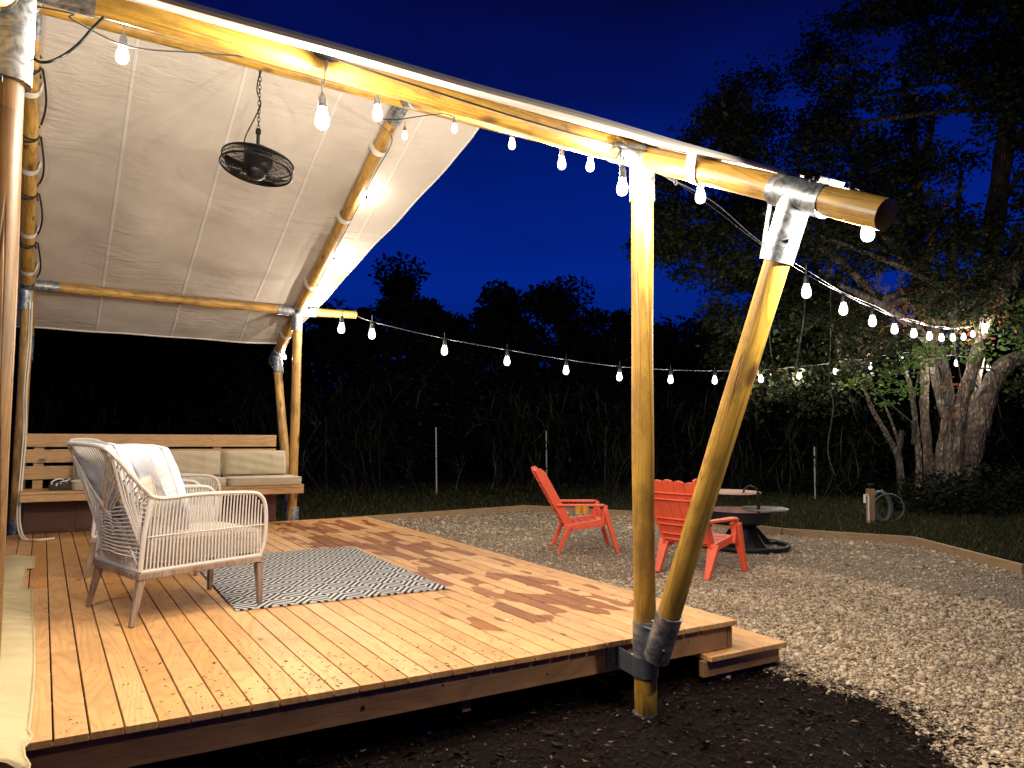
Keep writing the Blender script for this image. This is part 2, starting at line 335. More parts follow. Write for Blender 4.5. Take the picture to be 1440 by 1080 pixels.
# ------------------------------------------------------------------ mesh helpers
class MB:
    def __init__(s): s.v = []; s.f = []
    def add(s, vs, fs):
        n = len(s.v); s.v += [tuple(v) for v in vs]; s.f += [tuple(i+n for i in f) for f in fs]; return s
    def box(s, c, size, rot=None, taper=1.):
        c = Vector(c); hx, hy, hz = [x/2 for x in size]; vs = []
        for z in (-1, 1):
            t = taper if z > 0 else 1
            for x, y in ((-1, -1), (1, -1), (1, 1), (-1, 1)):
                p = Vector((x*hx*t, y*hy*t, z*hz))
                if rot is not None: p = rot @ p
                vs.append(c+p)
        return s.add(vs, [(0, 3, 2, 1), (4, 5, 6, 7), (0, 1, 5, 4), (1, 2, 6, 5), (2, 3, 7, 6), (3, 0, 4, 7)])
    def bar(s, a, b, w, h, up=(0, 0, 1), w2=None, h2=None):
        a, b = Vector(a), Vector(b); d = (b-a).normalized(); up = Vector(up)
        if abs(d.dot(up)) > .98: up = Vector((1, 0, 0))
        sd = d.cross(up).normalized(); u = sd.cross(d).normalized(); w2 = w2 or w; h2 = h2 or h
        vs = []
        for p, ww, hh in ((a, w, h), (b, w2, h2)):
            for i, j in ((-1, -1), (1, -1), (1, 1), (-1, 1)): vs.append(p+sd*i*ww/2+u*j*hh/2)
        return s.add(vs, [(0, 1, 2, 3), (7, 6, 5, 4), (0, 4, 5, 1), (1, 5, 6, 2), (2, 6, 7, 3), (3, 7, 4, 0)])
    def tube(s, pts, r, n=8, caps=True, closed=False):
        pts = [Vector(p) for p in pts]; N = len(pts); rs = r if isinstance(r, (list, tuple)) else [r]*N
        T = []
        for i in range(N):
            if closed: d = pts[(i+1) % N]-pts[i-1]
            else: d = pts[min(i+1, N-1)]-pts[max(i-1, 0)]
            T.append(d.normalized() if d.length > 1e-9 else Vector((0, 0, 1)))
        a = Vector((0, 0, 1)) if abs(T[0].z) < .9 else Vector((1, 0, 0))
        nrm = (a-T[0]*a.dot(T[0])).normalized(); vs = []
        for i in range(N):
            nrm = nrm-T[i]*nrm.dot(T[i]); nrm = nrm.normalized() if nrm.length > 1e-9 else Vector((1, 0, 0))
            b = T[i].cross(nrm)
            for k in range(n):
                t = 2*pi*k/n; vs.append(pts[i]+(nrm*cos(t)+b*sin(t))*rs[i])
        fs = []
        for i in range(N if closed else N-1):
            j = (i+1) % N
            for k in range(n): fs.append((i*n+k, i*n+(k+1) % n, j*n+(k+1) % n, j*n+k))
        if caps and not closed: fs += [tuple(range(n))[::-1], tuple((N-1)*n+k for k in range(n))]
        return s.add(vs, fs)
    def lathe(s, prof, c=(0, 0, 0), n=24, caps=True):           # prof: (r, z)
        c = Vector(c); vs = []; fs = []
        for r, z in prof:
            for k in range(n): vs.append(c+Vector((r*cos(2*pi*k/n), r*sin(2*pi*k/n), z)))
        for i in range(len(prof)-1):
            for k in range(n): fs.append((i*n+k, i*n+(k+1) % n, (i+1)*n+(k+1) % n, (i+1)*n+k))
        if caps: fs += [tuple(range(n))[::-1], tuple((len(prof)-1)*n+k for k in range(n))]
        return s.add(vs, fs)
    def prism(s, poly, z0, z1, xf=None):
        n = len(poly); vs = [Vector((x, y, z)) for z in (z0, z1) for x, y in poly]
        if xf: vs = [xf(v) for v in vs]
        return s.add(vs, [tuple(range(n))[::-1], tuple(range(n, 2*n))]+[(i, (i+1) % n, n+(i+1) % n, n+i) for i in range(n)])
    def build(s, name, mat, parent=None, smooth=False, bevel=0., mw=None):
        me = bpy.data.meshes.new(name); me.from_pydata([tuple(v) for v in s.v], [], s.f); me.update()
        o = bpy.data.objects.new(name, me); COL.objects.link(o); me.materials.append(mat)
        if smooth:
            me.polygons.foreach_set('use_smooth', [True]*len(me.polygons)); me.set_sharp_from_angle(angle=radians(45))
        if bevel:
            md = o.modifiers.new('bevel', 'BEVEL'); md.width = bevel; md.segments = 2; md.limit_method = 'ANGLE'
        if parent: o.parent = parent
        if mw is not None: o.matrix_local = mw
        return o
def npmesh(name, V, Fq, mat, parent=None, smooth=False):
    me = bpy.data.meshes.new(name); k = Fq.shape[1]
    me.vertices.add(len(V)); me.vertices.foreach_set('co', V.astype(np.float32).ravel())
    me.loops.add(Fq.size); me.loops.foreach_set('vertex_index', Fq.astype(np.int32).ravel())
    me.polygons.add(len(Fq)); me.polygons.foreach_set('loop_start', np.arange(0, Fq.size, k, dtype=np.int32))
    if smooth: me.polygons.foreach_set('use_smooth', np.ones(len(Fq), bool))
    me.update(calc_edges=True); me.validate()
    o = bpy.data.objects.new(name, me); COL.objects.link(o); me.materials.append(mat)
    if parent: o.parent = parent
    return o
def tag(o, label=None, cat=None, group=None, kind=None):
    if label: o['label'] = label
    if cat: o['category'] = cat
    if group: o['group'] = group
    if kind: o['kind'] = kind
    return o
def thing(name, label, cat, loc=(0, 0, 0), rz=0., group=None):
    o = bpy.data.objects.new(name, None); COL.objects.link(o); o.location = loc; o.rotation_euler = (0, 0, rz)
    o.empty_display_size = .1
    return tag(o, label, cat, group)
def copy_tree(o, parent=None):
    c = o.copy(); COL.objects.link(c); c.parent = parent
    for ch in [x for x in bpy.data.objects if x.parent == o]: copy_tree(ch, c)
    return c
def pole(name, a, b, r, mat, parent, r2=None, n=20, label=None, wob=.004):
    a, b = Vector(a), Vector(b); L = (b-a).length; r2 = r2 or r; mb = MB(); N = max(4, int(L/.12)); seed = random.random()*50
    pts = []; rs = []
    for i in range(N+1):
        t = i/N; pts.append((wob*sin(seed+t*L*2.1), wob*cos(seed*1.7+t*L*1.6), t*L)); rs.append(r+(r2-r)*t+.0012*sin(seed*3+t*L*6))
    pts.insert(0, (pts[0][0], pts[0][1], -.004)); rs.insert(0, r*.93); pts.append((pts[-1][0], pts[-1][1], L+.004)); rs.append(r2*.93)
    mb.tube(pts, rs, n)
    o = mb.build(name, mat, parent, True)
    o.matrix_local = Matrix.Translation(a) @ (b-a).to_track_quat('Z', 'Y').to_matrix().to_4x4()
    if label: o['label'] = label
    return o
def sleeve(name, a, b, r, parent, mat=None):
    a, b = Vector(a), Vector(b); L = (b-a).length; mb = MB()
    mb.lathe([(r-.006, 0), (r, .0), (r, L), (r-.006, L)], n=24)
    # bolts
    for k, zz in ((0, .3), (2.1, .7), (4.2, .35)):
        c = Vector((cos(k)*r, sin(k)*r, L*zz)); mb.tube([c, c*1.0+Vector((cos(k), sin(k), 0))*.009], .008, 6)
    o = mb.build(name, mat or M['galv'], parent, True)
    o.matrix_local = Matrix.Translation(a) @ (b-a).to_track_quat('Z', 'Y').to_matrix().to_4x4(); return o
def inpoly(x, y, poly):
    c = False; n = len(poly); j = n-1
    for i in range(n):
        xi, yi = poly[i]; xj, yj = poly[j]
        if (yi > y) != (yj > y) and x < (xj-xi)*(y-yi)/(yj-yi)+xi: c = not c
        j = i
    return c

# ------------------------------------------------------------------ sky
HAZE = 0.; SKYK = 1.15
W = bpy.data.worlds.new("World"); S.world = W; W.use_nodes = True; nt = W.node_tree; nt.nodes.clear()
o_ = nt.nodes.new('ShaderNodeOutputWorld'); bg = nt.nodes.new('ShaderNodeBackground'); tc = nt.nodes.new('ShaderNodeTexCoord')
sp = nt.nodes.new('ShaderNodeSeparateXYZ'); cr = nt.nodes.new('ShaderNodeValToRGB'); nz = nt.nodes.new('ShaderNodeTexNoise')
mp = nt.nodes.new('ShaderNodeMapping'); mp.inputs['Scale'].default_value = (1.2, 1.2, 5)
mu = nt.nodes.new('ShaderNodeMath'); mu.operation = 'MULTIPLY_ADD'; mu.inputs[1].default_value = .16
sb = nt.nodes.new('ShaderNodeMath'); sb.operation = 'ADD'; sb.inputs[1].default_value = -.08
lk = nt.links.new
lk(tc.outputs['Generated'], sp.inputs[0]); lk(tc.outputs['Generated'], mp.inputs[0]); lk(mp.outputs[0], nz.inputs['Vector'])
nz.inputs['Scale'].default_value = 2.2; nz.inputs['Detail'].default_value = 5
lk(nz.outputs['Fac'], mu.inputs[0]); lk(sp.outputs[2], mu.inputs[2]); lk(mu.outputs[0], sb.inputs[0]); lk(sb.outputs[0], cr.inputs[0])
els = [(0, (.0008, .0030, .030)), (.10, (.0012, .008, .090)), (.22, (.0010, .010, .140)), (.33, (.0010, .0065, .115)), (.46, (.0012, .0022, .050)), (.58, (.0012, .0016, .018)), (1, (.001, .001, .006))]
while len(cr.color_ramp.elements) < len(els): cr.color_ramp.elements.new(.5)
for e, (p, c) in zip(cr.color_ramp.elements, els): e.position = p; e.color = (*c, 1)
lk(cr.outputs[0], bg.inputs[0]); bg.inputs[1].default_value = 1.0; lk(bg.outputs[0], o_.inputs[0])
vs_ = nt.nodes.new('ShaderNodeVolumeScatter'); vs_.inputs['Density'].default_value = HAZE; vs_.inputs['Anisotropy'].default_value = .94
if HAZE > 0: lk(vs_.outputs[0], o_.inputs['Volume'])
def sky_dome():
    k = NT('night_sky'); k.t.nodes.remove(k.b); P = k.coord('Object', (1/160,)*3); z = k.sep(P)[2]
    f = k.math('ADD', z, k.math('MULTIPLY', k.math('SUBTRACT', k.noise(k.coord('Object', (1.2/160, 1.2/160, 5/160)), 2.2, 6, .55), .5), .20))
    c = k.ramp(f, [(0, (.0003, .001, .010)), (.10, (.0006, .011, .130)), (.20, (.0005, .016, .215)), (.31, (.0005, .011, .165)), (.44, (.0008, .004, .070)), (.56, (.0013, .0018, .028)), (1, (.001, .001, .008))])
    e_ = k.n('ShaderNodeEmission'); k.l(c, e_.inputs[0]); e_.inputs[1].default_value = SKYK; k.l(e_.outputs[0], k.out.inputs[0]); k.m.cycles.emission_sampling = 'NONE'
    mb = MB(); n = 64; mb.lathe([(160*cos(a), 160*sin(a)) for a in np.linspace(-.06, pi/2-.01, 24)], (0, 0, 0), n)
    tag(mb.build('sky', k.m, None, True), kind='structure')
sky_dome()

# ------------------------------------------------------------------ ground
def sheet(name, poly, z, mat): 
    mb = MB(); mb.add([(x, y, z) for x, y in poly], [tuple(range(len(poly)))]); return tag(mb.build(name, mat), kind='structure')
def lawn():
    n = 90; vs = []; fs = []
    xs = np.sign(np.linspace(-1, 1, n))*np.abs(np.linspace(-1, 1, n))**2.6*180+4; ys = np.sign(np.linspace(-1, 1, n))*np.abs(np.linspace(-1, 1, n))**2.6*180+6
    for y in ys:
        for x in xs:
            d = sqrt((x-2)**2+(y-2)**2); vs.append((x, y, GZ+(.04*sin(x*.9)*cos(y*.7) if d > 11 else 0)-.004))
    for j in range(n-1):
        for i in range(n-1): a = j*n+i; fs.append((a, a+1, a+n+1, a+n))
    mb = MB(); mb.add(vs, fs); return tag(mb.build('ground', M['lawn'], None, True), kind='structure')
lawn()
edge_px = [(520, 727), (740, 712), (885, 720), (1100, 745), (1285, 757), (1440, 797)]
EP = [at(x, y, 2, GZ+.08) for x, y in edge_px]; EP = [(p.x, p.y) for p in EP]
EP.insert(0, (-.6, 7.62)); EP.append((4.6, -1.5))
mul_px = [(1060, 938), (1112, 954), (1170, 972), (1219, 984), (1262, 1003), (1286, 1020), (1305, 1040), (1330, 1064), (1360, 1095)]
MP = [at(x, y, 2, GZ) for x, y in mul_px]; MP = [(p.x, p.y) for p in MP]
gpoly = [(.70, 5.9), (.3, 6.6), (-.6, 7.55)]+EP[1:]+[(4.2, -3.5), (.55, -3.5)]+MP[::-1]+[(.75, .0)]
sheet('gravel_pad', gpoly, GZ+.004, M['gravel'])
mpoly = [(-6, 5.5), (.70, 5.9), (.75, 0)]+MP+[(.55, -3.5), (-6, -3.5)]
sheet('mulch_bed', mpoly, GZ+.002, M['mulchbase'])

def pebbles():
    # squashed irregular stones, finer far away
    phi = (1+5**.5)/2
    ico = np.array([(-1, phi, 0), (1, phi, 0), (-1, -phi, 0), (1, -phi, 0), (0, -1, phi), (0, 1, phi), (0, -1, -phi), (0, 1, -phi), (phi, 0, -1), (phi, 0, 1), (-phi, 0, -1), (-phi, 0, 1)])/sqrt(1+phi*phi)
    fi = np.array([(0, 11, 5), (0, 5, 1), (0, 1, 7), (0, 7, 10), (0, 10, 11), (1, 5, 9), (5, 11, 4), (11, 10, 2), (10, 7, 6), (7, 1, 8), (3, 9, 4), (3, 4, 2), (3, 2, 6), (3, 6, 8), (3, 8, 9), (4, 9, 5), (2, 4, 11), (6, 2, 10), (8, 6, 7), (9, 8, 1)])
    P = []
    tries = 0
    while len(P) < 95000 and tries < 700000:
        tries += 1
        if random.random() < .55: x, y = .6+random.random()**1.3*3.6, -1.6+random.random()*4.2
        else: x, y = random.uniform(-.6, 7.2), random.uniform(-1.6, 8.3)
        if inpoly(x, y, gpoly): P.append((x, y))
    for a, b in zip(MP, MP[1:]):
        for _ in range(22): t = random.random(); P.append((a[0]+(b[0]-a[0])*t-abs(random.gauss(0, .035)), a[1]+(b[1]-a[1])*t-abs(random.gauss(0, .03))))
    P = np.array(P); n = len(P)
    s = RNG.lognormal(math.log(.0058), .5, n).clip(.003, .030); far = np.hypot(P[:, 0]-CP.x, P[:, 1]-CP.y); s *= (1+.06*np.maximum(far-4, 0))
    sc = np.stack([s*RNG.uniform(.8, 1.5, n), s*RNG.uniform(.7, 1.1, n), s*RNG.uniform(.4, .75, n)], 1)
    V = ico[None]*RNG.uniform(.75, 1.2, (n, 12, 1))*sc[:, None, :]
    a = RNG.uniform(0, 2*pi, n); t = RNG.uniform(-.5, .5, n)
    ct, st = np.cos(t)[:, None], np.sin(t)[:, None]; y_, z_ = V[:, :, 1]*ct-V[:, :, 2]*st, V[:, :, 1]*st+V[:, :, 2]*ct
    ca, sa = np.cos(a)[:, None], np.sin(a)[:, None]; x2, y2 = V[:, :, 0]*ca-y_*sa, V[:, :, 0]*sa+y_*ca
    V = np.stack([x2+P[:, :1], y2+P[:, 1:2], z_+(GZ+.004+s*.28)[:, None]], 2).reshape(-1, 3)
    Fq = (fi[None]+12*np.arange(n)[:, None, None]).reshape(-1, 3)
    tag(npmesh('gravel', V, Fq, M['pebble']), 'pale beige loose gravel spread over the fire pit area', 'gravel', kind='stuff')
pebbles()

def cards(n, pts, size, aspect=2.2, mat=None, name='leaves', parent=None, flat=False, up=False, sizes=None):
    """n leaf-shaped quads at pts"""
    s = (sizes if sizes is not None else size*RNG.uniform(.6, 1.4, n))
    a = RNG.normal(size=(n, 3)); a[:, 2] *= .6
    if up: a = np.stack([RNG.normal(0, .35, n), RNG.normal(0, .35, n), np.ones(n)], 1)
    if flat or name == 'leaf_crumbs': a[:, 2] *= .12
    a /= np.linalg.norm(a, axis=1)[:, None]
    b = RNG.normal(size=(n, 3))
    if flat: b[:, 2] *= .3
    if name == 'leaf_crumbs': b[:, 2] *= .15
    b -= a*(a*b).sum(1)[:, None]; b /= np.linalg.norm(b, axis=1)[:, None]; nn = np.cross(a, b)
    L = a*s[:, None]; Wd = b*(s/aspect)[:, None]; k = nn*(s*.12)[:, None]
    V = np.stack([pts-L*.5, pts+Wd*.5-k*.0+L*.02+k, pts+L*.5, pts-Wd*.5+L*.02+k], 1).reshape(-1, 3)
    Fq = np.arange(4*n).reshape(n, 4)
    return npmesh(name, V, Fq, mat, parent)
def chips():
    n = 22000; P = []
    while len(P) < n:
        x, y = random.uniform(-3.2, 1.25), random.uniform(-3.0, .3)
        if inpoly(x, y, mpoly): P.append((x, y, GZ+.006+random.random()*.02))
    # thin crust of chips strays over the gravel edge
    for i in range(1400):
        a = random.choice(MP); P.append((a[0]+random.gauss(0.04, .09), a[1]+random.gauss(0, .13), GZ+.02))
    P = np.array(P); n = len(P)
    tag(cards(n, P, .034, 3.2, M['chip'], 'mulch_chips', flat=True, sizes=RNG.lognormal(math.log(.020), .5, n).clip(.006, .09)), 'dark shredded bark mulch on the ground beside the deck', 'mulch', kind='stuff')
chips()
def grass():
    P = []; 
    while len(P) < 60000:
        d = 7+random.random()**1.5*13; px = random.uniform(-100, 1560); p = CP+ray(px, 640)*d
        if not inpoly(p.x, p.y, gpoly) and not (p.y < 6.3 and p.x < .95) and p.y > -1: P.append((p.x, p.y, GZ+.02+random.random()*.02))
    P = np.array(P); n = len(P)
    tag(cards(n, P, .09, 5, M['blade'], 'grass', up=True, sizes=RNG.uniform(.05, .13, n)), 'dark short grass with dry leaves behind the gravel', 'grass', kind='stuff')
grass()
lab = ['timber edging board running behind the deck to the left of the upright orange chair', 'timber edging board behind the two orange chairs, along the bend in the gravel', 'timber edging board hidden mostly behind the fire pit', 'timber edging board in front of the hose post', 'rightmost timber edging board, running out of the frame']
segs = [(EP[0], EP[2]), (EP[2], EP[3]), (EP[3], EP[4]), (EP[4], EP[5]), (EP[5], EP[6])]
for i, (a, b) in enumerate(segs):
    a, b = Vector(a), Vector(b); L = (b-a).length; mb = MB(); mb.box((L/2, 0, GZ+.045), (L-.012, .042, .115))
    o = mb.build('edging_board', M['edging'], None, False, .004); o.location = (a.x, a.y, 0); o.rotation_euler = (0, 0, atan2(b.y-a.y, b.x-a.x))
    tag(o, lab[i], 'edging board', 'timber edging boards around the gravel')

# ------------------------------------------------------------------ deck
PW = .111; K1 = 22.83
X0, X1, Y1 = (-4.5-K1)*PW, (30.65-K1)*PW, 5.93
deck = thing('deck', 'long wooden plank deck with rain-darkened boards, raised on posts', 'deck')
mb = MB(); k = -4
while True:
    xa = (k-K1)*PW+.0036; xb = (k+1-K1)*PW-.0036
    if xa > X1-.02: break
    xb = min(xb, X1); y = 0.; first = True
    while y < Y1-.01:
        L = random.choice([1.6, 2.2, 2.8, 3.6]) if not first else random.uniform(1.0, 3.4)
        ye = min(y+L, Y1); 
        if Y1-ye < .5: ye = Y1
        w = random.uniform(-.0012, .0012); fy = random.uniform(-.004, .003) if first else 0
        mb.box(((xa+xb)/2+w*.3, (y+ye)/2+fy/2, -.014+w*.6), (xb-xa, ye-y-.0018+fy, .028)); y = ye; first = False
    k += 1
mb.build('deck_boards', M['deck'], deck, False, .0022)
sm = MB()
kk = -4
while (kk-K1)*PW < X1-.05:
    for y in np.arange(.045, Y1, .42):
        for dx in (.025, .084):
            c = ((kk-K1)*PW+dx+random.uniform(-.004, .004), y+random.uniform(-.008, .008), .0006)
            sm.add([(c[0]+.0032*cos(t*pi/3), c[1]+.0032*sin(t*pi/3), c[2]) for t in range(6)], [tuple(range(6))])
    kk += 1
tag(sm.build('screw_heads', M['screw'], deck), kind='stuff')
mb = MB(); mb.box(((X0+X1)/2-.03, .045, -.095), (X1-X0-.06, .038, .128)); mb.build('fascia_board', M['fascia'], deck, False, .003)
mb = MB(); mb.box((X1-.03, Y1/2, -.095), (.038, Y1-.06, .128)); mb.build('side_fascia', M['fasciaY'], deck, False, .003)
mb = MB()
for y in np.arange(.5, Y1, .42): mb.box(((X0+X1)/2-.03, y, -.08), (X1-X0-.12, .036, .10))
mb.build('joists', M['fascia'], deck)
mb = MB(); mb.box((-.875, .12, -.185), (.045, .11, .085)); mb.build('beam_end', M['postwood'], deck, False, .003)
for x, y in ((-1.05, .20), (.45, .35), (-.2, 3.), (-2.4, .4), (.5, 3.)):
    mb = MB(); mb.box((x, y, (GZ-.16)/2), (.10, .10, -GZ-.16+.02)); mb.build('support_post', M['stemd'], deck, False, .004)  # near-black colour on the posts stands in for shade under the deck
# nail heads on fascia
for x, z in ((-1.40, -.105), (-1.02, -.07), (.5, -.08), (-.45, -.11)):
    mb = MB(); mb.tube([(x, .027, z), (x, .0235, z)], .011 if x < -1.3 else .005, 10); mb.build('bolt_head', M['screw'], deck)
dn = 420; dp = np.stack([RNG.normal(-1.45, .55, dn), np.abs(RNG.normal(.12, .35, dn))+.02, np.full(dn, .0035)], 1); dp = dp[(dp[:, 0] > -2.5) & (dp[:, 1] < 2.2)]
tag(cards(len(dp), dp, .02, 3.5, M['litter'], 'leaf_crumbs', flat=False, sizes=RNG.uniform(.006, .024, len(dp))), 'dark crumbs of leaf and grit scattered on the front boards', 'leaf crumbs', kind='stuff')
step = thing('deck_step', 'low wooden step at the right end of the deck', 'step')
sx0, sx1, sz = .60, 1.245, -.162
mb = MB()
for i in range(5):
    a = sx1-(i+1)*.128; mb.box((a+.062, 1.0, sz-.014), (.124, 2.1, .028))
mb.build('tread', M['deck'], step, False, .003)
mb = MB(); mb.box(((sx0+sx1)/2-.03, .005, sz-.075), (sx1-sx0-.02, .036, .088)); mb.build('front_board', M['fascia'], step, False, .003)
mb = MB(); mb.box((sx1-.022, 1.0, sz-.095), (.034, 1.98, .13)); mb.build('side_board', M['fasciaY'], step, False, .003)
mb = MB(); mb.box((.72, .06, sz-.02), (.12, .04, .03)); mb.build('cleat', M['postwood'], step, False, .002)

# ------------------------------------------------------------------ tent frame
H = 2.517; RH = 4.011; YN = -.169; YF = 6.134; YM = (YN+YF)/2; SL = (RH-H)/(YF-YM); XL = -2.80; PR = .056
frame = thing('tent_frame', 'safari tent porch frame of varnished round poles in steel sleeves', 'tent frame')
def rz(y): return RH-SL*abs(y-YM)
for X, lf in ((0., True), (XL, False)):
    XA = X if X == 0 else -2.762
    pole('post', (XA+.01, YN, GZ), (XA-.008, YN, H-.06), PR if X == 0 else .060, M['pole'] if X == 0 else M['pole_shade'], frame)
    pole('post', (X-.012 if X == 0 else X, YF, -.33 if X == 0 else GZ), (X+.004, YF, H-.05), PR-.001, M['pole_far'], frame)
    for sgn, yb in ((-1, YN), (1, YF)):
        ye = yb+sgn*(1.33 if sgn < 0 else 1.15)
        pole('rafter', (X, YM+sgn*.10, rz(YM+sgn*.10)), (X, ye, rz(ye)), .060, M['pole'] if sgn < 0 else M['pole_far'], frame)
        yt = yb+sgn*.93; zt = rz(yt)
        pole('leaning_post', (X+.004, yb+sgn*.11, .02), (X, yt, zt-.05), PR-.001, M['pole'] if sgn < 0 else M['pole_far'], frame)
        # sleeves
        d = Vector((0, yt-(yb+sgn*.11), zt-.05-.02)).normalized(); base = Vector((X+.004, yb+sgn*.11, .02))
        if not (X == XL and sgn < 0):
            sleeve('metal_sleeve', base-d*.05, base+d*.20, PR+.008, frame)
            sleeve('metal_sleeve', (X+.014 if X == 0 else X, yb, -.125), (X+.012 if X == 0 else X, yb, .135), PR+.007, frame)
        top = Vector((X, yt, zt)); t2 = Vector((X, yt, zt-.05)); sleeve('metal_sleeve', t2-d*.235, t2+d*.03, PR+.011, frame)
        rd = Vector((0, sgn, -SL)).normalized()
        sleeve('metal_sleeve', top-rd*.10, top+rd*.17, .068, frame)
        sleeve('metal_sleeve', (X-.008, yb, H-.24), (X-.01, yb, H-.02), PR+.009, frame)
        if not (X == 0 and sgn < 0): sleeve('metal_sleeve', Vector((X, yb, H))-rd*.13, Vector((X, yb, H))+rd*.13, .067, frame)
        # brace strap between leaning post and rafter
        mb = MB(); q = top-d*.26; mb.bar(q+Vector((0, -sgn*.07, 0)), top-rd*.13+Vector((0, 0, -.05)), .022, .006, (1, 0, 0)); mb.build('brace_strap', M['galv'], frame)
# big sleeve on the near left post
sleeve('metal_sleeve', (-2.762, YN, 2.205), (-2.762, YN, 2.62), .074, frame)
# eave poles and ridge
pole('eave_pole', (XL+.12, YN, H+.062), (-.09, YN, H+.012), .060, M['pole'], frame)
pole('eave_pole', (.07, YN+.0, H+.005), (.60, YN, H+.02), .052, M['pole'], frame)
pole('eave_pole', (XL+.10, YF, H+.02), (-.12, YF, H+.005), .052, M['pole_far'], frame)
pole('eave_pole', (.11, YF, H+.01), (.735, YF, H+.03), .052, M['pole_far'], frame)
pole('ridge_pole', (XL-.2, YM, RH), (1.40, YM, RH-.03), .058, M['pole'], frame)
sleeve('metal_sleeve', (XL+.06, YN, H+.063), (XL+.285, YN, H+.058), .068, frame)
sleeve('metal_sleeve', (-.20, YN, H), (.07, YN, H), .066, frame)
sleeve('metal_sleeve', (XL+.02, YF, H+.02), (XL+.28, YF, H+.02), .060, frame)
sleeve('metal_sleeve', (-.25, YF, H), (.22, YF, H+.005), .060, frame)
sleeve('metal_sleeve', (-.13, YM, RH), (.13, YM, RH), .066, frame)
for sgn in (-1, 1):
    p = Vector((0, YM, RH)); rd = Vector((0, sgn, -SL)).normalized(); sleeve('metal_sleeve', p+rd*.03, p+rd*.27, .068, frame)
    p = Vector((XL, YM, RH)); sleeve('metal_sleeve', p+rd*.03, p+rd*.27, .068, frame)
# post bracket to the deck fascia
mb = MB()
mb.box((-.045, .021, -.085), (.07, .006, .105)); mb.bar((-.012, .020, -.085), (-.035, YN+.045, -.085), .006, .104)
mb.lathe([(.066, -.135), (.066, -.035)], (0.012, YN, 0), 24)
for z in (-.065, -.105): mb.tube([(-.055, .020, z), (-.055, .008, z)], .009, 8)
mb.build('post_bracket', M['darkgalv'], frame, True)
mb = MB(); mb.tube([(-.055, YN-.062, .125), (.03, YN-.10, .095), (.055, YN-.175, .105)], .006, 8); mb.build('steel_pin', M['galv'], frame, True)
mb = MB(); mb.lathe([(.062, 0), (.062, .012)], (0.01, YN, GZ), 20); mb.build('base_plate', M['galv'], frame)
# clamp on top of the near rafter end
c = Vector((.0, -1.28, rz(-1.28)+.065)); rd = Vector((0, 1, SL)).normalized()
mb = MB(); mb.bar(c-rd*.10, c+rd*.06, .055, .012); mb.bar(c-rd*.07+Vector((0, 0, .014)), c+rd*.05+Vector((0, 0, .02)), .04, .022)
for t in (-.08, .0, .05): mb.tube([c+rd*t, c+rd*t+Vector((0, 0, .032))], .006, 6)
mb.tube([c-rd*.16+Vector((0.02, 0, 0)), c-rd*.10+Vector((.02, 0, .012)), c+Vector((.02, 0, .012))], .004, 6)
mb.build('clamp_plate', M['galv'], frame, True)
# turnbuckle and guy wire
g = thing('guy_wire', 'steel guy wire with turnbuckle running from the near post towards the oak', 'guy wire')

# ------------------------------------------------------------------ canvas roof
roof = thing('canvas_roof', 'cream canvas tent roof stretched over the poles, lit from below', 'canvas roof')
def canvas_slope(sgn):
    if sgn > 0: E = [(0.0, .87), (.1, .845), (.22, .785), (.38, .675), (.53, .565), (.68, .455), (.80, .375), (.95, .29), (1.05, .20), (1.26, -.04)]; T = 1.20+.10
    else: E = [(0., .62), (.3, .36), (.6, .22), (.85, .16), (1.0, .12), (1.30, .07)]; T = 1.29
    def edge(t):
        for (a, b), (c2, d2) in zip(E, E[1:]):
            if t <= c2: return b+(d2-b)*(t-a)/(c2-a)
        return E[-1][1]
    nu, nv = 90, 90; vs = []; fs = []; T = T if sgn < 0 else 1.252
    run = YF-YM
    for j in range(nv+1):
        t = j/nv*T; xe = edge(t)
        for i in range(nu+1):
            u = i/nu; x = (XL-.35)+(xe-(XL-.35))*u
            y = YM+sgn*t*run; off = .076
            tt = t*2.2 % 1
            sag = -.030*sin(min(1, t/1.0)*pi)*(1 if sgn > 0 else .25)*sin(min(1, max(0, (x-XL)/(-XL)))*pi)
            wr = (.006*sin(x*7+t*9+1.5*sin(t*5))*sin(t*pi) + .004*sin(t*31+2*sin(x*2.5)))*(1 if sgn > 0 else .35)
            edgef = max(0, (x-(xe-.25))/.25); wr += .006*edgef*sin(t*22)
            tip = -.03*max(0, t-1.0)/.25 if sgn > 0 else 0
            vs.append((x, y, rz(y)+off+sag+wr+tip))
    for j in range(nv):
        for i in range(nu):
            a = j*(nu+1)+i; fs.append((a, a+1, a+nu+2, a+nu+1))
    mb = MB(); mb.add(vs, fs)
    o = mb.build('far_slope' if sgn > 0 else 'near_slope', M['canvas'], roof, True)
    # hem tubes
    h = MB(); col = [Vector(vs[j*(nu+1)+nu]) for j in range(nv+1)]; h.tube(col, .010, 6)
    h.tube([Vector(vs[nv*(nu+1)+i]) for i in range(nu+1)], .011, 6); h.build('hem', M['strap'], roof, True)
    return o
canvas_slope(1); canvas_slope(-1)
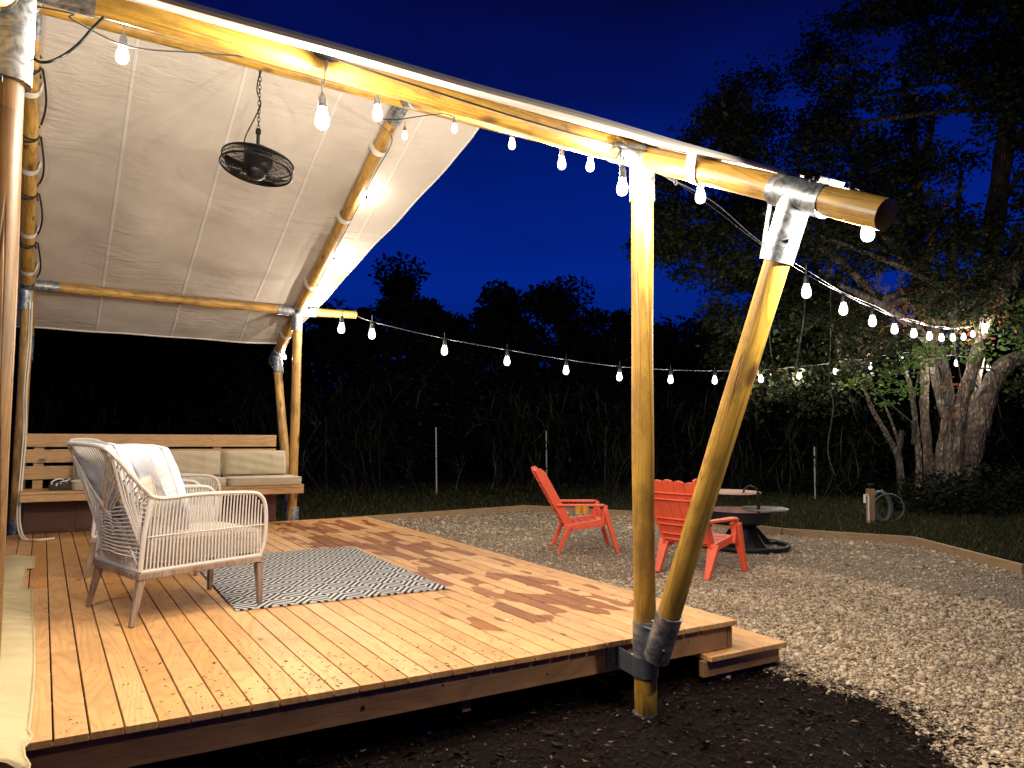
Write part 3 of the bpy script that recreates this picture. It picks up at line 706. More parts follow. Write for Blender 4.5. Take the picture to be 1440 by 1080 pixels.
def tie(y, X=0., w=.05, r=.0635):
    sgn = 1 if y > YM else -1; rd = Vector((0, sgn, -SL)).normalized(); c = Vector((X, y, rz(y)))
    up = Vector((0, SL*sgn, 1)).normalized(); sd = Vector((1, 0, 0)); mb = MB(); n = 20; vs = []; fs = []
    for k in range(n+1):
        a = -.25*pi+1.5*pi*k/n
        for s_ in (-1, 1):
            vs.append(c-up*cos(a-pi/2)*0+(-sd*sin(a-pi/2)*0)+(sd*cos(pi/2-(a-pi/4)*1.0-pi/2+.0)+up*-sin(a-pi/4))*(r+.003)+rd*s_*w*(.5+.25*abs(k/n-.5)*2))
    for k in range(n): fs.append((2*k, 2*k+1, 2*k+3, 2*k+2))
    mb.add(vs, fs)
    # tabs to canvas
    for s2 in (-1, 1): mb.bar(c+sd*s2*(r+.002)+up*-.01, c+sd*s2*(r+.02)+up*.072, .004, w*1.3, rd)
    mb.build('tie_strap', M['strap'], roof, True)
for y in (-.573, 3.563, 4.49, 5.60, 6.62): tie(y)
for y in (3.7, 4.5, 5.3, 5.85): tie(y, XL)
# black cross-lacing on the left rafter
mb = MB(); rd = Vector((0, 1, -SL)).normalized(); up = Vector((0, SL, 1)).normalized()
for i, y in enumerate((3.45, 4.1, 4.75, 5.4)):
    c = Vector((XL, y, rz(y)))
    for kk2 in (0, 1):
        pts = [c+rd*(kk2*.09-.09*(2*t/12-1)*(1 if kk2 else -1)*.6)+(Vector((cos(2*pi*t/12), 0, 0))+up*sin(2*pi*t/12))*.066 for t in range(13)]; mb.tube(pts, .009, 5)
    pts = [c+Vector((.066, 0, 0))+rd*(.05+.58*t)+Vector((.012+.03*sin(t*pi), 0, 0))-up*.035*sin(t*pi)*(1+i % 2) for t in np.linspace(0, 1, 10)]; mb.tube(pts, .009, 5)
mb.build('black_lacing', M['blackstrap'], roof, True)

# canvas flap lying along the left of the deck
def flap():
    nu, nv = 14, 120; vs = []; fs = []
    for j in range(nv+1):
        t = j/nv; y = -.14+t*4.45
        w = .16+.012*sin(y*2.3)-.03*(1 if y > 3.2 else 0)
        for i in range(nu+1):
            u = i/nu; x = -2.90+(u*(.275+.012*sin(y*1.7)+(.015 if y < 2.8 else (-.045 if y < 3.7 else .0))))
            z = .012+.030*max(0, sin(u*pi))*(.6+.4*sin(y*3+u*3))+.006*sin(y*34+u*4+2*sin(y*5))+.004*sin(y*71+u*9)
            if y < .10: z += .02*sin(u*9+1)*(.10-y)/.2; z -= max(0, -y)*.35; x += .012*sin(y*40)
            vs.append((x, y, z))
    for j in range(nv):
        for i in range(nu): a = j*(nu+1)+i; fs.append((a, a+1, a+nu+2, a+nu+1))
    mb = MB(); mb.add(vs, fs); mb.tube([Vector(vs[j*(nu+1)+nu]) for j in range(nv+1)], .006, 6)
    o = mb.build('canvas_flap', M['flap'], None, True); sd = o.modifiers.new('solid', 'SOLIDIFY'); sd.thickness = .004
    tag(o, 'crumpled tan canvas wall skirt lying along the left edge of the deck', 'canvas flap')
flap()
mb = MB()
pts = [(XL+.045, 6.06, 2.35), (XL+.05, 6.05, 1.9), (XL+.035, 6.05, 1.45), (XL+.05, 6.03, 1.0), (XL+.04, 5.85, .5), (XL+.04, 5.6, .2), (XL+.09, 5.42, .03), (XL+.2, 5.35, .015), (XL+.33, 5.4, .012)]
def spline(pts, n=8):
    pts = [Vector(p) for p in pts]; out = []
    for i in range(len(pts)-1):
        p0, p1, p2, p3 = pts[max(i-1, 0)], pts[i], pts[i+1], pts[min(i+2, len(pts)-1)]
        for k in range(n):
            t = k/n; out.append(.5*((2*p1)+(-p0+p2)*t+(2*p0-5*p1+4*p2-p3)*t*t+(-p0+3*p1-3*p2+p3)*t**3))
    out.append(pts[-1]); return out
mb.tube(spline(pts), .009, 8); mb.tube([p+Vector((-.02, -.02+.03*sin(i*.4), .0)) for i, p in enumerate(spline(pts))], .007, 8)
tag(mb.build('cord', M['whitecord'], None, True), 'pair of pale cords hanging down the far left post onto the deck', 'cord')

# ------------------------------------------------------------------ bulbs and strings
def bulb_proto():
    pr = [(.004, -.036), (.010, -.0345), (.018, -.030), (.0235, -.021), (.0255, -.010), (.0245, .004), (.0205, .020), (.0155, .034), (.0135, .042)]
    b = MB().lathe(pr, n=16).build('bulb', M['bulb'], None, True)
    s = MB().lathe([(.0150, .040), (.0175, .041), (.0175, .050), (.0150, .052), (.0150, .074), (.0105, .086), (.004, .096)], n=14); s.tube([(0, 0, .095), (.001, 0, .115), (0, 0, .14)], .0032, 6)
    so = s.build('socket', M['socket'], b, True); return b
BP = bulb_proto(); BS = [c for c in bpy.data.objects if c.parent == BP][0]
bulb_used = [False]; LIGHTS = []
ld_cache = {}
def put_bulb(p, parent, scale=1., power=20., tilt=0.):
    b = BP if not bulb_used[0] else BP.copy(); s = BS
    if bulb_used[0]: COL.objects.link(b); s = BS.copy(); COL.objects.link(s); s.parent = b
    bulb_used[0] = True
    b.parent = parent; b.location = p; b.scale = (scale,)*3; b.rotation_euler = (tilt, random.uniform(-.06, .06), random.random()*6)
    if power not in ld_cache:
        l = bpy.data.lights.new('bulb_light', 'POINT'); l.energy = power; l.color = (1., .90, .76); l.shadow_soft_size = .016; ld_cache[power] = l
    lo = bpy.data.objects.new('bulb_light', ld_cache[power]); COL.objects.link(lo); lo.location = Vector(p)+Vector((0, 0, -.008)); lo.parent = parent
def string(label, bulbs, wire, wr=.0035, scale=1., power=20., drop=.14, mat='cable', straight=False):
    t = thing('string_lights', label, 'string lights', group='strings of festoon bulbs')
    if wire is not None:
        mb = MB(); mb.tube(wire if straight else spline(wire, 6), wr, 6); mb.build('cable', M[mat], t, True)
    for i, b in enumerate(bulbs):
        p = Vector(b[:3]) if not isinstance(b, Vector) else b
        put_bulb(p, t, scale if not isinstance(scale, list) else scale[i], power if not isinstance(power, list) else power[i])
    return t
# 1 front eave string
fw = [Vector((-3.32, -.245, 2.60))]+[at(x, y, 1, -.245) for x, y in ((100, -42), (240, 0), (330, 30), (440, 72), (475, 84), (600, 125), (740, 169), (866, 205), (884, 208), (960, 221), (1100, 247))]
fb = [at(453, 168, 1, -.245), at(875, 264, 1, -.245), Vector((-3.6, -.10, 2.32))]
t1 = string('front string of large bulbs along the near eave pole', fb, fw, .0045, 1.12, [64., 30., 60.])
for q in (at(459, 80, 1, -.248), at(873, 205, 1, -.248)):
    mb = MB(); mb.lathe([(.005, -.05), (.013, -.03), (.017, 0), (.013, .03), (.005, .05)], n=10)
    o = mb.build('connector', M['socket'], t1, True); o.matrix_local = Matrix.Translation(q) @ Vector((1, 0, -.05)).to_track_quat('Z', 'Y').to_matrix().to_4x4()
    mb = MB(); mb.tube([(.004, 0, .0), (.006, 0, .03), (0, 0, .042), (-.006, 0, .03), (-.004, 0, 0)], .0025, 5); mb.tube([(0, 0, 0), (.0, 0, -.035), (-.004, 0, -.06), (-.006, 0, -.12)], [.008, .007, .0035, .003], 6)
    mb.build('hanger', M['socket'], t1, True).location = q
# 2 inner string just behind the eave pole
p1, p2 = atd(172, 78, 3.15), atd(531, 160, 3.8)
w2 = [atd(80, 14, 2.9), atd(100, 26, 2.95), atd(165, 60, 3.05), atd(215, 70, 3.15), atd(292, 75, 3.25), atd(400, 88, 3.5), atd(531, 128, 3.75), atd(640, 160, 4.0)]
string('inner string with two bulbs hanging just behind the near eave pole', [p1, p2, Vector((-3.3, .40, 2.55))], [Vector((-3.3, .40, 2.69))]+w2, .004, 1.0, 84.)
# 3 string down the near rafter
nb = [at(x, y, 0, .075) for x, y in ((720, 203), (790, 230), (830, 233), (985, 276), (1145, 290), (1220, 327))]
nw = [Vector((.075, b.y, rz(b.y)-.05)) for b in nb]; nw.insert(0, Vector((.07, 2.7, rz(2.7)-.05)))
string('string of bulbs under the near rafter, out to the end of the pole', nb, nw, .0035, [1, 1.05, 1, 1.0, .9, 1.0], [38., 40., 40., 56., 44., 78.])
# 4 ridge and far rafter string
rb = [atd(569, 191, 5.7), atd(639, 181, 5.2), Vector((.10, 4.14, 3.385)), Vector((.10, 5.12, 2.945)), Vector((.10, 6.02, 2.50)), Vector((.10, 7.05, 2.03))]
rw = [atd(640, 166, 5.2), atd(620, 160, 5.25), atd(560, 168, 5.5), atd(530, 170, 5.8)]+[Vector((.065, y, rz(y)-.02)) for y in (3.4, 3.8, 4.2, 4.6, 5.0, 5.4, 5.8, 6.2, 6.6, 7.0)]
string('string of small bulbs down the far rafter under the canvas', rb, rw, .004, .8, [38., 34., 9., 10., 22., 44.])
# 5 long span A to the oak
A0 = at(500, 441, 1, YF)
ab = [atd(480, 462, 9.1)]
apx = [(523, 470), (625, 493), (713, 508), (796, 521), (871, 530), (943, 534), (1005, 535), (1070, 533), (1124, 528), (1175, 522), (1224, 515), (1268, 507), (1310, 509), (1345, 511), (1390, 517)]
for n, (x, y) in enumerate(apx): ab.append(atd(x, y, 9.3+.498*n if n < 13 else 15.6))
aw = [A0+Vector((-.02, 0, 0))]+[b+Vector((0, 0, .155)) for b in ab[1:]]
SA = string('long span of bulbs sagging from the far eave pole across to the oak', ab, aw, .0038, 1.65, 31., mat='greycable')
# 6 long span B from the near post
bpx = [(1134, 410), (1186, 435), (1227, 452), (1258, 463), (1285, 469), (1307, 473), (1324, 475), (1340, 475), (1355, 474), (1368, 470), (1385, 460)]
bb = [atd(x, y, 6.13+.86*n) for n, (x, y) in enumerate(bpx)]
B0 = at(925, 238, 1, YN)
bw = [B0, atd(1000, 290, 4.6), atd(1065, 340, 5.3)]+[atd(x, y-(150/(6.13+.86*n)), 6.13+.86*n) for n, (x, y) in enumerate(bpx)]+[atd(1400, 440, 15.4)]
SB = string('long span of bulbs curving from the near post down to the oak trunk', bb, bw, .003, 1.5, 29.)
mb = MB(); gw = [B0+Vector((0, 0, -.02))]+[p+Vector((.02, 0, .03-.02*(i % 2))) for i, p in enumerate(bw[1:])]; mb.tube(spline(gw, 6), .003, 6); mb.build('wire', M['greycable'], g, True)
dv = (bw[1]-B0).normalized(); q = B0+dv*.06
mb = MB(); mb.tube([q, q+dv*.03], .005, 6)
for s_ in (-1, 1): mb.tube([q+dv*.03+Vector((0, 0, .009*s_)), q+dv*.12+Vector((0, 0, .009*s_))], .004, 6)
ring = q+dv*.16
mb.tube([ring+dv*.022*cos(a)+Vector((0, 0, .018))*sin(a) for a in np.linspace(0, 2*pi, 12, endpoint=False)], .004, 6, closed=True)
mb.tube([q+dv*.12, q+dv*.14], .005, 6); mb.build('turnbuckle', M['galv'], g, True)
# fat cable loop at the near left post
mb = MB(); mb.tube(spline([atd(46, 80, 2.55), atd(56, 87, 2.55), atd(72, 86, 2.56), atd(92, 76, 2.6), atd(112, 60, 2.62), atd(128, 42, 2.63), atd(146, 24, 2.64)], 8), .0052, 8)
tag(mb.build('power_cable', M['cable'], None, True), 'thick black power cable looping from the top of the near left post', 'cable')

# ------------------------------------------------------------------ hanging fan
FC = Vector((-1.246, YM, 3.165)); fan = thing('hanging_fan', 'black caged fan hanging by a chain under the canvas roof', 'fan', FC)
mb = MB(); zt = RH-.06-FC.z; z0 = .29
nl = 15
for i in range(nl):
    zc = z0+(zt-z0)*(i+.5)/nl; h = (zt-z0)/nl*.72; a = i % 2*pi/2
    mb.tube([(cos(a)*.011*cos(t), sin(a)*.011*cos(t), zc+h*sin(t)) for t in np.linspace(0, 2*pi, 10, endpoint=False)], .0028, 5, closed=True)
mb.build('chain', M['fan'], fan, True)
mb = MB(); mb.tube(spline([(0.004, 0, zt), (-.02, .01, .62), (.012, 0, .50), (-.03, 0, .38), (-.10, 0, .20), (-.095, 0, .10)]), .0055, 6); mb.build('power_cord', M['cable'], fan, True)
mb = MB(); mb.lathe([(.012, .30), (.022, .29), (.022, .255), (.014, .25), (.014, .15), (.03, .145)], n=14); mb.build('down_rod', M['fan'], fan, True)
mb = MB(); mb.lathe([(.02, .16), (.06, .152), (.095, .12), (.112, .07), (.112, .02), (.085, -.06), (.060, -.105), (.03, -.115)], n=28); mb.build('motor_housing', M['fan'], fan, True)
cage = MB(); R = .275
for r, z, rr in ((R, .035, .008), (R, -.035, .010), (R, 0, .004)): cage.tube([(r*cos(t), r*sin(t), z) for t in np.linspace(0, 2*pi, 48, endpoint=False)], rr, 6, closed=True)
for zc, s_ in ((1, 1), (-1, -1)):
    for i in range(14):
        r = .11+(R-.11)*i/14; z = s_*(.035+.035*(1-(r/R)**2)); cage.tube([(r*cos(t), r*sin(t), z) for t in np.linspace(0, 2*pi, 40, endpoint=False)], .0024, 4, closed=True)
    for k in range(20):
        a = 2*pi*k/20; cage.tube([(r*cos(a+.25*(1-r/R)), r*sin(a+.25*(1-r/R)), s_*(.035+.035*(1-(r/R)**2))) for r in np.linspace(.09, R, 6)], .002, 4)
cage.build('guard_cage', M['fan'], fan, True)
for k in range(3):
    a = 2*pi*k/3+.5; bl = MB(); vs = []
    for i in range(7):
        r = .06+.19*i/6
        for j in range(5):
            w = (j/4-.5)*(.5+.5*i/6); vs.append((r*cos(a+w*1.1), r*sin(a+w*1.1), -.02+.05*w))
    bl.add(vs, [(i*5+j, i*5+j+1, (i+1)*5+j+1, (i+1)*5+j) for i in range(6) for j in range(4)]); bl.build('fan_blade', M['fan'], fan, True)
TM = Matrix.Rotation(radians(-9), 4, Rv) @ Matrix.Rotation(radians(6), 4, Fv)
for o in list(bpy.data.objects):
    if o.parent == fan and o.name.split('.')[0] not in ('chain', 'power_cord', 'down_rod'): o.matrix_local = TM

# ------------------------------------------------------------------ cushions
def cushion(name, size, mat, parent=None, puff=.5, n=16, pinch=0., pipe=True, wr=.0):
    sx, sy, sz = size; seed = random.random()*20
    top = []; N = n
    def P(i, j, s_):
        u, v = 2*i/N-1, 2*j/N-1
        e = (max(0, 1-abs(u)**4)*max(0, 1-abs(v)**4))**.45
        cx = 1-pinch*(v*v)*.5; cy = 1-pinch*(u*u)*.5
        z = s_*sz/2*((1-puff)*min(1, e*3)+puff*e)
        z += wr*sin(seed+u*5+v*3)*cos(v*6+seed)*e+wr*.5*sin(u*14+seed)*e
        return (u*sx/2*cx, v*sy/2*cy, z)
    mb = MB(); vs = []; fs = []
    for s_ in (1, -1):
        b = len(vs)
        for j in range(N+1):
            for i in range(N+1): vs.append(P(i, j, s_))
        for j in range(N):
            for i in range(N):
                a = b+j*(N+1)+i; f = (a, a+1, a+N+2, a+N+1); fs.append(f if s_ > 0 else f[::-1])
    mb.add(vs, fs)
    o = mb.build(name, mat, parent, True)
    md = o.modifiers.new('weld', 'WELD'); md.merge_threshold = .0015
    if pipe:
        idx = [(i, 0) for i in range(N)]+[(N, j) for j in range(N)]+[(i, N) for i in range(N, 0, -1)]+[(0, j) for j in range(N, 0, -1)]
        p = MB(); p.tube([P(i, j, 1) for i, j in idx], .0045, 6, closed=True); p.build('piping', mat if mat != M['white'] else M['pipe'], o, True)
    return o
def block_cushion(name, size, mat, parent=None):
    sx, sy, sz = size; mb = MB(); n = 12; vs = []; fs = []
    prof = [(-.5, .86), (-.36, 1.), (.36, 1.), (.5, .86)]
    def ring(zr, k):
        out = []; N = 48
        for i in range(N):
            t = 2*pi*i/N; c, s_ = cos(t), sin(t); e = .28
            x = abs(c)**e*(1 if c >= 0 else -1); y = abs(s_)**e*(1 if s_ >= 0 else -1)
            out.append((x*sx/2*k, y*sy/2*k, zr*sz))
        return out
    rings = [(-.5, .5), (-.5, .93), (-.47, .985), (-.40, 1.), (0, 1.008), (.40, 1.), (.47, .985), (.52, .93), (.58, .5), (.59, .15)]
    for z, k in rings: vs += ring(z, k)
    N = 48
    for i in range(len(rings)-1):
        for k in range(N): fs.append((i*N+k, i*N+(k+1) % N, (i+1)*N+(k+1) % N, (i+1)*N+k))
    fs += [tuple(range(N))[::-1], tuple((len(rings)-1)*N+k for k in range(N))]
    mb.add(vs, fs); o = mb.build(name, mat, parent, True)
    p = MB()
    for z in (-.43, .43): p.tube([(x*1.002, y*1.002, z*sz) for x, y, _ in ring(z, 1.)], .0035, 5, closed=True)
    p.build('piping', mat, o, True); return o

# ------------------------------------------------------------------ armchair
def armchair(label, loc, rz_):
    t = thing('rope_armchair', label, 'armchair', loc, rz_, 'rope armchairs on the deck')
    Wd = .66; zf = .265
    fr = MB()
    for v in (0, Wd): fr.bar((.015, v, zf), (.755, v, zf+.02), .034, .032)
    for u, z in ((.02, zf), (.75, zf+.02)): fr.bar((u, 0.017, z), (u, Wd-.017, z), .034, .032)
    fr.build('base_frame', M['paleleg'], t, False, .003)
    for u, v, du, dv2 in ((.045, .015, -.05, -.015), (.045, Wd-.015, -.05, .03), (.735, .015, .005, -.02), (.735, Wd-.015, .005, .02)):
        l = MB(); l.bar((u, v, zf-.005), (u+du, v+dv2, 0.002), .05, .04, (1, 0, 0), .03, .024); l.build('leg', M['paleleg'], t, False, .004)
    za, zs = .69, .30
    tb = MB()
    def wing(v, s_):
        return spline([(.735, v, zs), (.765, v, zs+.10), (.765, v-s_*.0, .58), (.73, v, .665), (.64, v, za), (.35, v, za+.005), (.12, v, za-.005), (.04, v, .735), (-.05, v-s_*.005, .835), (-.13, v, .93), (-.16, v+s_*.035, .965)], 5)
    wn, wf = wing(.0, 1), wing(Wd, -1)
    toprail = spline([wn[-1], (-.178, .12, .978), (-.19, Wd/2, .982), (-.178, Wd-.12, .978), wf[-1]], 6)
    for w_ in (wn, wf): tb.tube(w_, .013, 8)
    tb.tube(toprail, .013, 8)
    for v in (0, Wd):
        tb.tube([(.03, v, zs-.01), (.045, v, .5), (.075, v, za-.01)], .015, 8)
        tb.tube([(.03, v, zs-.012), (.735, v, zs+.006)], .013, 8)
    tb.tube([(.03, 0, zs-.012), (.03, Wd, zs-.012)], .012, 8)
    tb.build('tube_frame', M['tube'], t, True)
    for v, s_ in ((0, 1), (Wd, -1)):                               # side panels
        rp = MB(); N = 34
        for i in range(N):
            u = .085+.65*i/(N-1); zt = za+.0 if u < .64 else za-.10*((u-.64)/.11)**2
            ub = .06+.675*i/(N-1); rp.tube([(u, v-.006*s_, zt), ((u+ub)/2, v+.006*s_, .5), (ub, v-.006*s_, zs)], .0043, 5)
            rp.tube([(u+.004, v+.007*s_, zt), (ub+.008, v+.008*s_, zs)], .0036, 5)
        rp.tube([(.05, v, .475), (.3, v+s_*.004, .482), (.76, v, .49)], .004, 5)
        rp.build('side_ropes', M['rope'], t, True)
    bp = MB()
    def topr(f):
        k = f*(len(toprail)-1); i = min(int(k), len(toprail)-2); return toprail[i].lerp(toprail[i+1], k-i)
    N = 24
    for i in range(N):                                              # fan from the top rail
        f = (i+.5)/N; a = topr(f); b = Vector((.03, .05+(Wd-.1)*f, zs)); mid = Vector((.015, .06+(Wd-.12)*f, .62)); pts = spline([a, mid, b], 4)
        bp.tube(pts, .0042, 5); bp.tube([p+Vector((.003, .010, 0)) for p in pts], .0038, 5)
    for i in range(13):                                             # crossing bundles each side
        f = i/12
        for s_, v0 in ((1, 0.), (-1, Wd)):
            w_ = wn if s_ > 0 else wf; a = w_[int(len(w_)*.62+f*len(w_)*.36)]; b = Vector((.022, v0+s_*(Wd*(.98-.30*f)), zs+.03+.17*f))
            mid = (a+b)/2+Vector((-.028, 0, 0)); bp.tube(spline([a, mid, b], 4), .0045, 5)
            a2 = Vector((.05, v0, .36+.30*f)); b2 = Vector((-.01-.03*f, v0+s_*Wd*.62, .60-.22*(1-f)-.0)); bp.tube(spline([a2, (a2+b2)/2+Vector((-.03, 0, .0)), b2], 3), .0042, 5)
    for i in range(10):                                             # wings between corner tube and back
        for s_, v0 in ((1, 0.), (-1, Wd)):
            w_ = wn if s_ > 0 else wf; a = w_[int(len(w_)*(.63+.34*i/10))]; b = Vector((.035, v0+s_*.02, zs+.30-.02*i)); bp.tube([a, (a+b)/2+Vector((-.006, s_*.02, 0)), b], .004, 5)
    bp.build('back_ropes', M['rope'], t, True)
    c = block_cushion('seat_cushion', (.70, .57, .14), M['beige'], t); c.location = (.44, Wd/2, .385)
    c = cushion('back_cushion', (.52, .42, .17), M['beige'], t, .6, wr=.006); c.location = (.13, Wd/2, .60); c.rotation_euler = (0, radians(-72), 0); c.rotation_euler = (pi/2, 0, 0)
    c.matrix_local = Matrix.Translation((.15, Wd/2, .61)) @ Matrix.Rotation(radians(-14), 4, 'Y') @ Matrix.Rotation(radians(90), 4, 'Y') @ Matrix.Rotation(radians(90), 4, 'Z')
    return t
ca = radians(15)
ch1 = armchair('near beige rope armchair holding white pillows, legs on bare planks and rug', (-2.155, 1.50, 0), ca)
ch2 = armchair('far beige rope armchair, half hidden behind the near one', (-2.30, 3.15, 0), radians(-21))
def local(P0, a, u, v, z): return Vector((P0[0]+cos(a)*u-sin(a)*v, P0[1]+sin(a)*u+cos(a)*v, z))
def pillow(label, u, v, z, tilt, size, mat, yaw=0., group='pillows on the near armchair', name='throw_pillow'):
    o = cushion(name, size, mat, None, .75, 20, .12, True, .006); P = local((-2.155, 1.50), ca, u, v, z)
    o.matrix_world = Matrix.Translation(P) @ Matrix.Rotation(ca+yaw, 4, 'Z') @ Matrix.Rotation(radians(tilt), 4, 'Y') @ Matrix.Rotation(radians(90), 4, 'Y')
    tag(o, label, 'pillow', group); return o
pillow('plump white pillow with piped edge, front of the two on the near armchair', .165, .27, .73, -22, (.54, .50, .18), M['white'], .25)
pillow('white pillow with a blue-grey printed panel, against the back of the near armchair', -.005, .36, .765, -24, (.50, .52, .13), M['print'], .05)

# ------------------------------------------------------------------ rug
mb = MB(); nx, ny = 40, 56; vs = []; fs = []
rx0, rx1, ry0, ry1 = -.69, .69, -1.02, 1.02
for s_ in (1, 0):
    for j in range(ny+1):
        for i in range(nx+1):
            x, y = rx0+(rx1-rx0)*i/nx, ry0+(ry1-ry0)*j/ny; vs.append((x, y, (.011+.0022*sin(x*9+y*4)*sin(y*7) if s_ else .001)))
n1 = (nx+1)*(ny+1)
for j in range(ny):
    for i in range(nx): a = j*(nx+1)+i; fs.append((a, a+1, a+nx+2, a+nx+1)); fs.append((a+n1, a+nx+1+n1, a+nx+2+n1, a+1+n1))
for i in range(nx): fs.append((i, i+n1, i+1+n1, i+1)); a = ny*(nx+1)+i; fs.append((a, a+1, a+1+n1, a+n1))
for j in range(ny): a = j*(nx+1); fs.append((a, a+nx+1, a+nx+1+n1, a+n1)); a += nx; fs.append((a, a+n1, a+nx+1+n1, a+nx+1))
mb.add(vs, fs); rug = mb.build('rug', M['rug'], None); rug.location = (-.88, 2.60, .002); rug.rotation_euler = (0, 0, radians(-1.5))
tag(rug, 'flat rug with black and white concentric diamond weave', 'rug')

# ------------------------------------------------------------------ bench
bn = thing('slatted_bench', 'long built-in pine bench with slatted back and dark cabinets beneath', 'bench')
BX0, BX1 = XL+.03, -.03; sy0, sy1, st = 5.58, 6.05, .445
mb = MB()
for i in range(4):
    mb.box(((BX0+BX1)/2, sy0+.06+i*.118, st-.014), (BX1-BX0, .112, .028))
mb.build('seat_slats', M['bench'], bn, False, .003)
mb = MB(); mb.box(((BX0+BX1)/2, sy0+.018, st-.065), (BX1-BX0-.004, .03, .068)); mb.build('front_rail', M['bench'], bn, False, .003)
for zc in (.935, .775, .605):
    mb = MB(); mb.box(((BX0-.24)/2-.005, 6.035, zc), (-.24-BX0, .03, .135)); mb.build('back_slat', M['bench'], bn, False, .003)
for x in (BX0+.14, -1.9, -.9):
    mb = MB(); mb.box((x, 6.072, .62), (.09, .035, .76)); mb.build('back_upright', M['bench'], bn, False, .003)
cx0 = BX0+.0
mb = MB(); mb.box(((cx0-.25)/2, 5.99, .185), (-.25-cx0, .14, .36)); mb.build('cabinet', M['cabinet'], bn)
x = cx0+.03
while x < -.7:
    mb = MB(); mb.box((x+.20, 5.910, .19), (.40, .018, .33)); d_ = mb.build('cabinet_door', M['cabinet'], bn, False, .003)
    mb = MB()
    for (a, b, w_, h_) in ((0, .135, .32, .012), (0, -.135, .32, .012), (-.154, 0, .012, .27), (.154, 0, .012, .27)): mb.box((x+.20+a, 5.898, .19+b), (w_, .008, h_))
    mb.build('door_moulding', M['cabinet'], d_); x += .46
cw = [(-2.34, -1.61), (-1.60, -.87), (-.855, -.045)]
nm = ['leftmost', 'middle', 'rightmost']
for i, (a, b) in enumerate(cw):
    o = block_cushion('seat_cushion', (b-a, .46, .085), M['tan']); o.location = ((a+b)/2, sy0+.215, st+.045)
    tag(o, '%s tan seat cushion on the slatted bench' % nm[i], 'cushion', 'tan seat cushions on the bench')
for i, (a, b) in enumerate([(-2.32, -1.62), (-1.60, -.875), (-.865, -.15)]):
    o = cushion('back_pillow', (b-a, .29, .14), M['tan'], None, .6, 18, .06, True, .007)
    o.matrix_world = Matrix.Translation(((a+b)/2, 5.925, st+.235)) @ Matrix.Rotation(radians(76+i*1.5), 4, 'X')
    tag(o, '%s tan back pillow leaning on the bench slats' % nm[i], 'pillow', 'tan back pillows on the bench')
bg_ = thing('dark_bag', 'small dark bag with loops of white cord on the left of the bench', 'bag', (-2.43, 5.74, st))
o = cushion('pouch', (.22, .17, .09), M['bag'], bg_, .6, 12, .05, False, .006); o.location = (0, 0, .04)
mb = MB()
for a, r_, c_ in ((.4, .045, (-.03, -.05, .085)), (1.5, .04, (.04, -.05, .09)), (2.3, .035, (.0, -.06, .07))):
    mb.tube([(c_[0]+r_*cos(t)*1.2, c_[1]+.03*sin(t*1.5), c_[2]+r_*.6*sin(t+a)) for t in np.linspace(0, 2*pi, 16, endpoint=False)], .006, 6, closed=True)
mb.build('cord_loop', M['pvc'], bg_, True)

